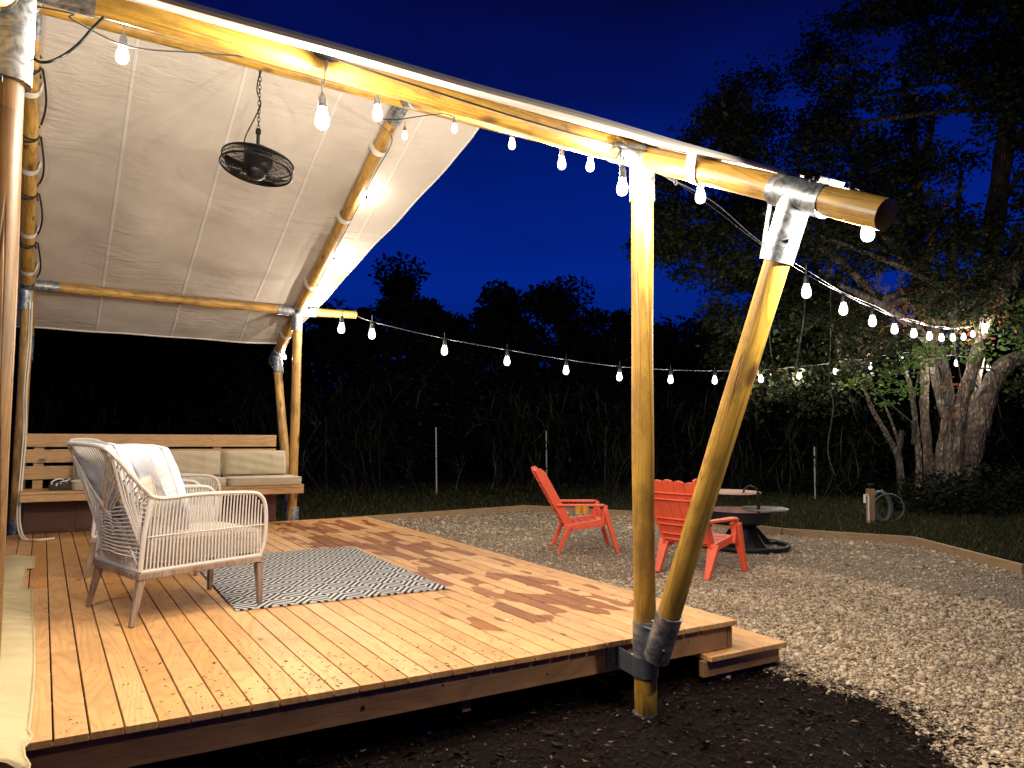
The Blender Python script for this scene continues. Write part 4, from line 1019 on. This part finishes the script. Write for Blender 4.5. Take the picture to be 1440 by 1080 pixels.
# ------------------------------------------------------------------ adirondack chairs
def adirondack(label, loc, rz_, cups=False):
    t = thing('adirondack_chair', label, 'garden chair', (loc[0], loc[1], GZ+.008), rz_, 'orange garden chairs around the fire pit')
    Wd = .62
    for v in (.03, Wd-.03):
        l = MB(); l.bar((.135, v, .32), (.005, v, 0), .05, .115, (0, 1, 0), .042, .05)
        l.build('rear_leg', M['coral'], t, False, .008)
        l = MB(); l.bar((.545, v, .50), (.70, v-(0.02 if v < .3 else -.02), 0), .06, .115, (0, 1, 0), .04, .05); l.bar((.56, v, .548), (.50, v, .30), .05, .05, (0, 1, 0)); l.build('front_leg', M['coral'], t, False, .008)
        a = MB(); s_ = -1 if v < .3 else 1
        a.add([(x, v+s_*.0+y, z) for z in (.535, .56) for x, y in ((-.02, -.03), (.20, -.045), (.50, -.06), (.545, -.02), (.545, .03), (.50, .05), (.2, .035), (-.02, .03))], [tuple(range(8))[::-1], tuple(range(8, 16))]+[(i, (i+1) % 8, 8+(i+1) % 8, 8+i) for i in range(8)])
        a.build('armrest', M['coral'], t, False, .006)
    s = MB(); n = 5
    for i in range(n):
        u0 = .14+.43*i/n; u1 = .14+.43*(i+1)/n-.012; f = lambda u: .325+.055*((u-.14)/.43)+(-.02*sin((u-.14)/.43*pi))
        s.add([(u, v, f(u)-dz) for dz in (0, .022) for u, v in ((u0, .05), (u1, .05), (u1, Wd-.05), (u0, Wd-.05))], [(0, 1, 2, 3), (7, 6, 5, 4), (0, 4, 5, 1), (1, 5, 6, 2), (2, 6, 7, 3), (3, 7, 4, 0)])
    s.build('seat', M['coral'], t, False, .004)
    for v in (.045, Wd-.045):
        r_ = MB(); r_.bar((.09, v, .275), (.58, v, .36), .03, .075); r_.build('seat_rail', M['coral'], t, False, .006)
    # back: five slats, slightly cupped, ribs behind
    bpos = lambda v, h: (lambda w: (.125-.37*h-.018*(1-abs(2*w-1)**2), .06+(Wd-.12)*w+(w-.5)*.10*h, .30+.655*h))(v)
    for i in range(5):
        w0, w1 = i/5+.006, (i+1)/5-.006; m_ = MB(); vs = []; nh = 14; hm = .972-.010*abs(i-2)**1.3
        for side in (0, 1):
            for k in range(nh+1):
                h = hm*k/nh
                for q in range(5):
                    w = w0+(w1-w0)*q/4; hh = h if k < nh else h+.022*sin(pi*q/4)-.011
                    p = bpos(w, hh); e = .006*sin(pi*q/4); vs.append((p[0]+(.012+e if side else -.012+e*.3), p[1], p[2]+(.006 if side else 0)))
        n_ = (nh+1)*5; fs = []
        for k in range(nh):
            for q in range(4):
                a = k*5+q; fs.append((a, a+5, a+6, a+1)); fs.append((a+n_, a+1+n_, a+6+n_, a+5+n_))
            for q in (0, 4): a = k*5+q; fs.append((a, a+n_, a+5+n_, a+5) if q == 0 else (a, a+5, a+5+n_, a+n_))
        for q in range(4): a = nh*5+q; fs.append((a, a+n_, a+1+n_, a+1)); fs.append((q, q+1, q+1+n_, q+n_))
        m_.add(vs, fs); m_.build('back_slat', M['coral'], t, True)
    rb_ = MB()
    for h in (.80, .70, .40, .31, .16, .07):
        pts = [Vector(bpos(w, h))+Vector((-.020, 0, -.008)) for w in np.linspace(.01, .99, 12)]; rb_.tube(pts, .0085, 6)
    rb_.build('back_ribs', M['coral'], t, True)
    for s_ in (0, 1):
        sd = MB(); pts = [Vector(bpos(s_, h)) for h in np.linspace(-.08, 1.01, 14)]
        vs = []
        for p in pts:
            w_ = 1. if p is not pts[-1] else .55
            for dx, dy in ((-.035, -.012), (.062, -.012), (.062, .012), (-.035, .012)): vs.append((p[0]+dx*w_, p[1]+dy, p[2]+dx*w_*.3))
        fs = [(k*4+q, k*4+(q+1) % 4, (k+1)*4+(q+1) % 4, (k+1)*4+q) for k in range(13) for q in range(4)]+[(3, 2, 1, 0), (52, 53, 54, 55)]
        sd.add(vs, fs); sd.build('back_side', M['coral'], t, True, .004)
    if cups:
        for u in (.225, .305):
            c = MB(); c.lathe([(.026, -.10), (.034, -.098), (.042, -.005), (.045, 0), (.040, 0), (.032, -.09)], (u, -.045, .555), 20)
            o = c.build('cup_holder', M['yellow'], t, True); o['label'] = 'yellow cup holder hanging from the armrest'
    return t
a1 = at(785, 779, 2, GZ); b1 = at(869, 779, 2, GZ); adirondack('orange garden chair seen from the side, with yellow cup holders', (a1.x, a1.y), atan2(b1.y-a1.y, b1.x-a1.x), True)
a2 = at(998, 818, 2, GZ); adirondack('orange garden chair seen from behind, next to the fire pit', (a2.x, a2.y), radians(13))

# ------------------------------------------------------------------ fire pit
pc = Vector((4.80, 3.42, GZ)); pit = thing('fire_pit', 'black steel fire pit with raised bowl, swing grates and ring base', 'fire pit', pc, -YAW)
mb = MB(); mb.tube([(.52*cos(t), .52*sin(t), .045) for t in np.linspace(0, 2*pi, 48, endpoint=False)], .032, 8, closed=True)
for a in range(4): mb.bar((0, 0, .05), (.52*cos(a*pi/2+.4), .52*sin(a*pi/2+.4), .045), .05, .03)
mb.build('base_ring', M['blackiron'], pit, True)
mb = MB(); mb.lathe([(.26, .04), (.20, .10), (.15, .18), (.15, .36), (.20, .40)], (.0, 0, 0), 28)
for a in range(4):
    an = a*pi/2+.4; mb.add([(cos(an)*r-sin(an)*w, sin(an)*r+cos(an)*w, z) for w in (-.008, .008) for r, z in ((.13, .05), (.42, .05), (.15, .30))], [(0, 1, 2), (5, 4, 3), (0, 3, 4, 1), (1, 4, 5, 2), (2, 5, 3, 0)])
mb.build('pedestal', M['blackiron'], pit, True)
mb = MB(); mb.lathe([(.14, .30), (.33, .305), (.405, .34), (.415, .455), (.43, .46), (.43, .468), (.402, .468)], (-.09, 0, 0), n=40, caps=False); mb.build('bowl', M['blackiron'], pit, True)
mb = MB(); vs = []
n = 48
prof = [(.401, .467), (.395, .38), (.37, .335), (.12, .325), (.001, .325)]
for r, z in prof:
    for k in range(n): vs.append((r*cos(2*pi*k/n)-.09, r*sin(2*pi*k/n), z))
fs = [(i*n+k, i*n+(k+1) % n, (i+1)*n+(k+1) % n, (i+1)*n+k) for i in range(len(prof)-1) for k in range(n)]
mb.add(vs, fs); mb.build('bowl_lining', M['ash'], pit, True)
gr = MB(); gc = (.275, .03)
for k in range(15):
    x = -.25+.50*k/14; h = sqrt(max(0, .275**2-x*x)); gr.tube([(gc[0]+x, gc[1]-h, .478), (gc[0]+x, gc[1]+h, .478)], .006, 5)
gr.tube([(gc[0]+.275*cos(t), gc[1]+.275*sin(t), .480) for t in np.linspace(0, 2*pi, 36, endpoint=False)], .011, 6, closed=True)
gr.build('side_grate', M['grate'], pit, True)
gr = MB(); gc = (-.11, .10); gr.lathe([(.33, .665), (.345, .668), (.345, .684), (.33, .688)], (gc[0], gc[1], 0), 40); gr.build('griddle_plate', M['ash'], pit, True)
mb = MB(); mb.tube([(.13, -.18, .30), (.13, -.18, .70)], .019, 8); mb.tube([(.13, -.18, .66), (.0, -.05, .665)], .012, 6)
mb.tube(spline([(.12, -.18, .66), (.115, -.18, .72), (.06, -.18, .765), (.0, -.18, .765), (-.045, -.18, .72), (-.05, -.18, .67)], 5), .012, 8); mb.build('handle_post', M['blackiron'], pit, True)
for i in range(7):
    a = i*.9; mb = MB(); mb.tube([(.22*cos(a)-.52, .12*sin(a)-.05, .05), (.10*cos(a+2.2)-.52, .10*sin(a+2)-.05, .30)], [.028, .022], 8)
    mb.build('split_log', M['log'], pit, True)

# ------------------------------------------------------------------ water post, hose, stakes
sp_ = at(1220, 735, 2, GZ); wp = thing('water_post', 'short timber post with white pvc tap pipe on the lawn', 'water post', (sp_.x, sp_.y, GZ), -YAW)
mb = MB(); mb.box((.05, 0, .26), (.105, .10, .56)); mb.build('post', M['postwood'], wp, False, .006)
mb = MB(); mb.tube([(.05, 0, .54), (.05, 0, .60)], .02, 8); mb.tube([(.0, 0, .61), (.11, 0, .61)], .012, 6); mb.build('tap', M['blackiron'], wp, True)
mb = MB(); mb.tube(spline([(-.01, -.065, 0), (-.01, -.065, .24), (-.01, -.065, .42), (-.04, -.065, .46)], 4), .014, 8); mb.tube([(-.065, -.06, .32), (-.065, -.06, .455)], .022, 8); mb.build('pvc_pipe', M['pvc'], wp, True)
hp = at(1240, 733, 2, GZ); mb = MB()
for i in range(9):
    off = i*.024-.08; r = .235+random.uniform(-.015, .015); tl = random.uniform(-.03, .03)
    mb.tube([(off*.8+r*.62*cos(t)+tl, off*1.0+.05*sin(t), .245+r*sin(t)) for t in np.linspace(0, 2*pi, 30, endpoint=False)], .013, 6, closed=True)
mb.tube([(.09+.25*cos(t), -.06, .23+.22*sin(t)) for t in np.linspace(0, 2*pi, 30, endpoint=False)], .012, 6, closed=True)
o = mb.build('garden_hose', M['hose'], None, True); o.location = (hp.x, hp.y, GZ); o.rotation_euler = (0, 0, -YAW); tag(o, 'coiled dark garden hose hanging beside the timber water post', 'hose')
for (x, y0, y1, dd, lb) in ((614, 691, 601, 16.5, 'taller thin white stake standing before the dark brush'), (769, 676, 606, 17.5, 'thin white stake behind the side-on orange chair'), (1146, 676, 628, 17., 'thin pale stake at the dark wood edge right of the leaning post')):
    a, b = atd(x, y0+8, dd), atd(x-1, y1, dd); a.z = GZ-.05
    mb = MB(); mb.tube([a, b], .016, 6); tag(mb.build('marker_stake', M['stake'], None), lb, 'stake', 'thin white stakes at the wood edge')

# ------------------------------------------------------------------ oak
oak = thing('oak_tree', 'large multi-stemmed oak lit by the bulbs, hung with vines', 'tree', at(1340, 694, 2, GZ) if False else (0, 0, 0))
def limb(mb, pts, rads, n=12, seed=0):
    sp2 = spline(pts, 6); R_ = []
    for i in range(len(sp2)):
        t = i/(len(sp2)-1)*(len(rads)-1); k = min(int(t), len(rads)-2); R_.append((rads[k]+(rads[k+1]-rads[k])*(t-k))*(1+.09*sin(seed+i*1.7)))
    base = len(mb.v); mb.tube(sp2, R_, n)
    for i in range(base, len(mb.v)):
        x, y, z = mb.v[i]; j = (i-base) % n; w = .05*R_[min((i-base)//n, len(R_)-1)]*sin(j*2.6+seed); mb.v[i] = (x+w, y-w, z)
D = 14.9
def q(x, y, d=0): return atd(x, y, D+d)
tr = MB()
def foot(x, d=0): p = atd(x, 700, D+d); p.z = GZ-.15; return p
limb(tr, [foot(1352), q(1362, 650), q(1378, 590), q(1396, 540), q(1420, 510), q(1470, 498, .4), q(1560, 470, .8)], [.28, .22, .20, .18, .17, .15, .12], 16, 1)
limb(tr, [foot(1340, -.3), q(1342, 640, -.2), q(1352, 570, -.1), q(1370, 510), q(1386, 455), q(1412, 400), q(1448, 340), q(1500, 240)], [.19, .14, .12, .12, .15, .17, .17, .14], 14, 2)
limb(tr, [foot(1322, -.1), q(1325, 640, 0), q(1334, 580, .0), q(1326, 520), q(1296, 470, -.3), q(1240, 430, -.8), q(1180, 400, -1.2)], [.17, .12, .11, .11, .09, .07, .04], 14, 3)
limb(tr, [foot(1330, -.2), q(1336, 620, -.2), q(1322, 560, -.1), q(1312, 500, 0), q(1318, 440, .2), q(1340, 360, .5), q(1352, 240, 1.)], [.12, .09, .085, .09, .08, .07, .04], 12, 9)
limb(tr, [foot(1308, .4), q(1306, 650, .5), q(1300, 580, .7), q(1300, 520, 1.), q(1294, 400, 1.3), q(1290, 250, 1.6), q(1270, 110, 2.)], [.14, .10, .09, .09, .10, .09, .06], 12, 4)
limb(tr, [foot(1364, .7), q(1368, 600, .8), q(1372, 520, .9), q(1384, 430, 1.), q(1400, 300, 1.2), q(1420, 150, 1.5), q(1440, -60, 1.8)], [.16, .12, .13, .17, .2, .17, .1], 12, 5)
limb(tr, [foot(1290, .2), q(1292, 650, .2), q(1288, 600, .2), q(1280, 545, .1), q(1268, 500, .0)], [.08, .06, .05, .045, .025], 9, 8)
limb(tr, [foot(1268, -.6), q(1264, 650, -.6), q(1246, 610, -.7), q(1226, 575, -.8), q(1212, 535, -1.)], [.075, .06, .05, .04, .022], 8, 6)
limb(tr, [foot(1272, -.5), q(1266, 640, -.5), q(1256, 600, -.5), q(1244, 570, -.5)], [.045, .03, .025, .018], 8, 7)
for i in range(20):                                           # dark inner branches
    x0, y0 = random.choice([(1290, 250), (1300, 400), (1400, 300), (1420, 395), (1240, 430), (1385, 450), (1420, 150)])
    x2 = x0+random.uniform(-280, 90); y2 = y0+random.uniform(-170, 60); dd = random.uniform(-1.8, 2.2)
    limb(tr, [q(x0, y0, 1.), q(x0*.6+x2*.4+random.uniform(-20, 20), y0*.6+y2*.4-random.uniform(0, 35), dd*.6+.4), q(x2, y2, dd)], [.10, .06, .025], 7, i)
tr.build('trunk', M['bark'], oak, True)
crown = [(1300, -260), (1278, -10), (1190, 25), (1150, 70), (1128, 112), (1040, 122), (995, 168), (1010, 215), (925, 255), (915, 360), (1000, 395), (1015, 480), (1060, 560), (1150, 575), (1200, 530), (1300, 500), (1330, 560), (1390, 560), (1620, 640), (1700, -260)]
gaps = [(1362, 560, 52), (1315, 570, 40), (1375, 505, 26), (1410, 520, 26), (1372, 175, 34), (1386, 272, 38), (1095, 150, 16), (1212, 78, 15), (1262, 82, 18), (1150, 118, 15), (1330, 262, 18), (1300, 205, 14), (1225, 165, 15), (1060, 145, 12), (1330, 120, 14), (1425, 230, 16), (960, 400, 34), (1080, 230, 10), (1180, 260, 12)]
def sample_clumps(poly, nclump, nleaf, depth, rad, seed=0, gaps=()):
    x0, x1 = min(p[0] for p in poly), max(p[0] for p in poly); y0, y1 = min(p[1] for p in poly), max(p[1] for p in poly); out = []; c = 0
    while c < nclump:
        x, y = random.uniform(x0, x1), random.uniform(y0, y1)
        if not inpoly(x, y, poly) or any((x-a)**2+(y-b)**2 < (r+14)**2 for a, b, r in gaps): continue
        d = random.uniform(*depth); ctr = np.array(atd(x, y, d)); r = random.uniform(*rad); n = int(nleaf*(r/rad[1])**1.5)+5
        v = RNG.normal(size=(n, 3)); v /= np.linalg.norm(v, axis=1)[:, None]; v *= (RNG.uniform(0, 1, n)**.42)[:, None]*r*np.array([1.25, 1.25, .7])
        out.append(ctr+v+RNG.normal(0, .02, (n, 3))); c += 1
    return np.concatenate(out)
pts = sample_clumps(crown, 760, 400, (13.2, 18.5), (.25, .62), gaps=gaps)
edgep = [(x+random.uniform(-16, 16), y+random.uniform(-12, 12)) for x, y in [(1278, 5), (1235, 18), (1190, 28), (1160, 62), (1130, 90), (1128, 110), (1085, 118), (1040, 122), (1010, 150), (992, 172), (965, 200), (940, 230), (925, 255), (918, 300), (915, 345), (960, 385), (1010, 440), (1018, 490), (1060, 555)] for _ in range(2)]
ex = []
for x, y in edgep:
    n = 150; v = RNG.normal(0, .16, (n, 3)); ex.append(np.array(atd(x, y, random.uniform(14, 17)))+v)
pts = np.concatenate([pts]+ex)
print('oak leaves', len(pts))
cards(len(pts), pts, .105, 2., M['leaf'], 'crown', oak)
# leaves with bulb light painted into their green, and russet leaves, near the bulbs
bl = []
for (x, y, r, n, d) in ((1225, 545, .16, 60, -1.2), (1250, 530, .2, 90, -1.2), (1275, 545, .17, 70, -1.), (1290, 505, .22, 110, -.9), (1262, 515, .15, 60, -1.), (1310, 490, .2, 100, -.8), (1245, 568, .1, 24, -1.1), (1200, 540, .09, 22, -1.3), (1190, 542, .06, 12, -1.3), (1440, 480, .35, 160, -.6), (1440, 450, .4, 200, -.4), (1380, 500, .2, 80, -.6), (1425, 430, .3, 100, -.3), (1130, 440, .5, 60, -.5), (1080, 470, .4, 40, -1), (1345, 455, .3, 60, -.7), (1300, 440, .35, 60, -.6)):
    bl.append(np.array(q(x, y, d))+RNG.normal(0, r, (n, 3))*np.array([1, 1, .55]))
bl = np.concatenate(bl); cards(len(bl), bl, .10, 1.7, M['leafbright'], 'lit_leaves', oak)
bl = []
for (x, y, r, n, d) in ((1240, 472, .3, 80, -.5), (1262, 440, .4, 90, -.2), (1320, 410, .5, 120, -.2), (1300, 450, .3, 70, -.5), (1345, 545, .12, 20, -.6), (1370, 470, .2, 40, -.6), (1230, 420, .5, 60, 0), (1160, 420, .5, 40, 0), (1395, 440, .3, 60, -.5), (1335, 580, .1, 14, -.6)):
    bl.append(np.array(q(x, y, d))+RNG.normal(0, r, (n, 3))*np.array([1, 1, .6]))
bl = np.concatenate(bl); cards(len(bl), bl, .085, 1.8, M['leafred'], 'russet_leaves', oak)
# hanging moss
ms = []
for i in range(34):
    x, y, d = random.uniform(1160, 1440), random.uniform(360, 470), random.uniform(-1.4, .6); c = np.array(q(x, y, d)); L = random.uniform(.25, .8); n = 60
    t = RNG.uniform(0, 1, n); ms.append(c+np.stack([RNG.normal(0, .045, n)*(1.2-t), RNG.normal(0, .045, n)*(1.2-t), -t*L], 1))
ms = np.concatenate(ms); cards(len(ms), ms, .10, 6, M['moss'], 'hanging_moss', oak, up=True)
def vine(pxs, d, r=.012, name='vine'):
    mb = MB(); mb.tube(spline([q(x, y, d) for x, y in pxs], 6), r, 6); return mb.build(name, M['stem'], oak, True)
vine([(1168, 400), (1168, 480), (1166, 540), (1172, 570), (1165, 620), (1166, 645), (1174, 668)], -1.6, .011)
vine([(1224, 430), (1226, 460), (1218, 490), (1218, 530), (1230, 550), (1260, 575), (1282, 594)], -1.5, .014)
vine([(1132, 420), (1130, 450), (1122, 500), (1120, 520)], -2.5, .011)
vine([(1322, 500), (1326, 530), (1330, 570), (1332, 600), (1326, 615), (1320, 622)], -.9, .016)
vine([(1293, 520), (1288, 545), (1286, 575), (1290, 600)], -.9, .013)
vine([(1310, 400), (1320, 470), (1335, 520), (1334, 560), (1340, 610)], -.7, .011)
vine([(1345, 500), (1352, 540), (1350, 580)], -.6, .011)
vine([(1375, 545), (1370, 535), (1376, 520), (1392, 518), (1400, 524)], -.8, .02)
vine([(1088, 430), (1082, 470), (1088, 520), (1094, 560)], -1., .010)
vine([(1300, 440), (1270, 470), (1240, 480)], -.8, .011)
for pxs in ([(1284, 592), (1286, 605), (1285, 625)], [(1268, 605), (1266, 630)]): vine(pxs, -1.0, .045, 'bark_strip')

# shrubs under the oak
def shrub(label, x, y, d, w, h, n, mat='brush'):
    c = atd(x, y, d); c.z = GZ; v = RNG.normal(size=(n, 3)); v /= np.linalg.norm(v, axis=1)[:, None]; v *= (RNG.uniform(0, 1, n)**.4)[:, None]*np.array([w, w*.8, h]); v[:, 2] = np.abs(v[:, 2])
    o = thing('shrub', label, 'shrub', c, 0, 'dark shrubs at the foot of the trees'); cards(n, v, .10, 2.2, M[mat], 'foliage', o)
    mb = MB()
    for i in range(7): mb.tube([(0, 0, -.05), (random.uniform(-w, w)*.4, random.uniform(-w, w)*.4, h*.45), (random.uniform(-w, w)*.8, random.uniform(-w, w)*.6, h*.85)], [.014, .010, .004], 5)
    mb.build('stems', M['stemd'], o, True); return o
for i, (x, d, w, h, lb) in enumerate([(1310, 13.9, 1.0, .8, 'low dark shrub at the foot of the oak, left of its stems'), (1395, 13.7, 1.2, .95, 'broad dark shrub at the foot of the oak, right of its stems'), (1180, 17.5, 1.2, .7, 'dark shrub behind the lawn between stake and oak'), (1475, 15, 1.2, 1.0, 'dark shrub at the right edge of the picture behind the lawn'), (1060, 18.5, 1.3, .9, 'dark shrub seen behind the leaning post at the wood edge')]):
    shrub(lb, x, 690, d, w, h, 1300)

# ------------------------------------------------------------------ woods behind
def forest_tree(label, px, topy, hw, d, n, basey=600, lean=0, trunkr=.14):
    t = thing('forest_tree', label, 'tree', (0, 0, 0), 0, 'trees behind the clearing')
    b = atd(px, 690, d); b.z = GZ; tr_ = MB(); top = atd(px+lean, topy+25, d)
    limb(tr_, [b, b.lerp(top, .35)+Vector((random.uniform(-.3, .3), 0, 0)), b.lerp(top, .7), top], [trunkr, trunkr*.8, trunkr*.5, trunkr*.2], 7, px)
    cl = []; s = d/FPX
    for i in range(int(26+hw/3)):
        f = random.random()**.8; y = topy+f*(basey-topy); wid = hw*(.30+.55*min(1, f*3.)+.25*f+.25*sin(px+f*9))
        x = px+lean*(1-f)+random.uniform(-1, 1)*wid; dd = d+random.uniform(-1, 1)*hw*s*.6; c = atd(x, y, dd); r = random.uniform(.25, .8)*hw/75*d/20
        m_ = int(n/30); v = RNG.normal(size=(m_, 3)); v /= np.linalg.norm(v, axis=1)[:, None]; v *= (RNG.uniform(0, 1, m_)**.45)[:, None]*r*np.array([1.1, 1.1, .8])
        cl.append(np.array(c)+v)
        if i % 3 == 0: limb(tr_, [b.lerp(top, .25+.6*(1-f)), c], [trunkr*.3, trunkr*.1], 5, i)
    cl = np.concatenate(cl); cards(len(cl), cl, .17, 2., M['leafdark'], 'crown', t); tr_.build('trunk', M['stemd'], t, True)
FT = [(575, 384, 72, 22, 13000, 'rounded dark tree rising behind the far eave pole'), (700, 412, 66, 23, 11000, 'dark tree left of the twin tops against the blue sky'), (788, 404, 62, 23.5, 11000, 'tall narrow dark tree in the middle of the skyline'),
      (868, 444, 66, 23, 8000, 'lower dark tree just left of the near post'), (975, 452, 78, 24, 9000, 'dark tree between the near post and the leaning post'), (480, 440, 75, 21, 9000, 'dark tree beside the far upright post'),
      (330, 470, 80, 22, 7000, 'dark tree seen under the middle of the canvas edge'), (180, 465, 80, 22, 7000, 'dark tree seen under the left of the canvas edge'), (60, 455, 70, 22, 5000, 'dark tree behind the far left post'), (640, 450, 60, 24, 7000, 'low dark tree filling the dip in the skyline'), (1150, 420, 110, 25, 9000, 'dark tree far behind the string lights'), (1500, 380, 160, 26, 9000, 'dark tree behind the oak at the right edge'), (920, 462, 60, 25, 6000, 'small dark tree hidden behind the near post')]
for a in FT: forest_tree(a[5], a[0], a[1], a[2], a[3], a[4], 620)
def understorey():
    out = []
    for i in range(620):
        px = random.uniform(-160, 1620); d = random.uniform(16.5, 24); h = random.random(); c = np.array(CP+ray(px, 640)*d); c[2] = GZ+h*(1.5+1.8*abs(sin(px*.013)))
        n = 85; out.append(c+RNG.normal(0, .42, (n, 3))*np.array([1, 1, .8]))
    p = np.concatenate(out); p[:, 2] = np.maximum(p[:, 2], GZ)
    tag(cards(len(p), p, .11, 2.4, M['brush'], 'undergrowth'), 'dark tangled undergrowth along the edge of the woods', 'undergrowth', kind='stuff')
    out = []
    for i in range(1250):
        px = random.uniform(-400, 1900) if i < 900 else random.uniform(-400, 440); d = random.uniform(28, 36); c = np.array(CP+ray(px, 600)*d); c[2] = GZ+random.random()*(6.4 if px < 440 else 3.9)
        n = 75; out.append(c+RNG.normal(0, .6, (n, 3)))
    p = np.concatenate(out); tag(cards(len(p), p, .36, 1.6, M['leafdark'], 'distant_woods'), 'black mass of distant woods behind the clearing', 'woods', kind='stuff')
understorey()
def twigs():
    n = 3200; cc = RNG.uniform(-150, 1600, 70); px = cc[RNG.integers(0, 70, n)]+RNG.normal(0, 16, n); d = RNG.uniform(16.2, 19.5, n); P = np.array([np.array(CP+ray(a, 640)*b) for a, b in zip(px, d)]); P[:, 2] = GZ+RNG.uniform(0, 1, n)**1.3*2.4
    tag(cards(n, P, .5, 34, M['twig'], 'dry_twigs', up=True, sizes=RNG.uniform(.25, .9, n)), 'thin dry twigs tangled along the front of the brush', 'twigs', kind='stuff')
twigs()
SP = [([(424, 690), (427, 640), (440, 610), (453, 592)], 17.2), ([(460, 690), (458, 640), (459, 585)], 17.5), ([(455, 688), (438, 672), (424, 655)], 17), ([(535, 690), (533, 640), (536, 580)], 18), ([(529, 688), (520, 640), (523, 600)], 18), ([(640, 690), (646, 668), (655, 648)], 17.6), ([(588, 683), (575, 665), (562, 655)], 17.8),
      ([(770, 670), (767, 610), (758, 590), (742, 582)], 18), ([(745, 690), (752, 665), (760, 640)], 17.4), ([(850, 680), (851, 640), (852, 600)], 17.8), ([(865, 672), (875, 655), (888, 640)], 17.6), ([(585, 575), (590, 552), (600, 538)], 18.5), ([(655, 612), (668, 600), (686, 594)], 18), ([(1110, 690), (1112, 640), (1108, 600)], 18), ([(690, 690), (697, 660), (692, 640)], 17.8), ([(1040, 690), (1044, 650), (1036, 610)], 18.5)]
pl_ = ['left of the bench post', 'under the far eave pole', 'low against the bench end', 'right of the far post', 'beside the leaning pair', 'right of the taller stake', 'left of the taller stake', 'arching behind the side-on chair', 'left of the side-on chair back', 'just left of the near post', 'touching the near post', 'high in the brush', 'level in the brush above the stakes', 'right of the leaning post', 'in the middle of the brush', 'behind the leaning post']
for i, (ps, d) in enumerate(SP):
    mb = MB(); pp = [atd(x, y, d) for x, y in ps]
    if ps[0][1] > 665: pp[0].z = GZ-.05
    r0 = random.uniform(.015, .026); mb.tube(spline(pp, 5), [r0*(1-.6*k/(5*(len(pp)-1))) for k in range(5*(len(pp)-1)+1)], 6)
    for j in range(6):
        a = pp[-1].lerp(pp[-2], random.random()); dx = random.uniform(-.5, .5); dz = random.uniform(.1, .55); mb.tube(spline([a, a+Vector((dx*.4, 0, dz*.6)), a+Vector((dx, random.uniform(-.1, .1), dz))], 4), [.007*(1-.8*t/8) for t in range(9)], 4)
    tag(mb.build('sapling', M['stem'], None, True), 'thin pale bare sapling stem, ' + pl_[i], 'sapling', 'bare stems in the brush')

# ------------------------------------------------------------------ render settings
S.render.resolution_x = 1024; S.render.resolution_y = 768
S.cycles.use_denoising = True; S.cycles.max_bounces = 5; S.cycles.diffuse_bounces = 3; S.cycles.transparent_max_bounces = 12
S.cycles.sample_clamp_indirect = 4.; S.cycles.use_light_tree = True; S.cycles.caustics_reflective = False; S.cycles.caustics_refractive = False
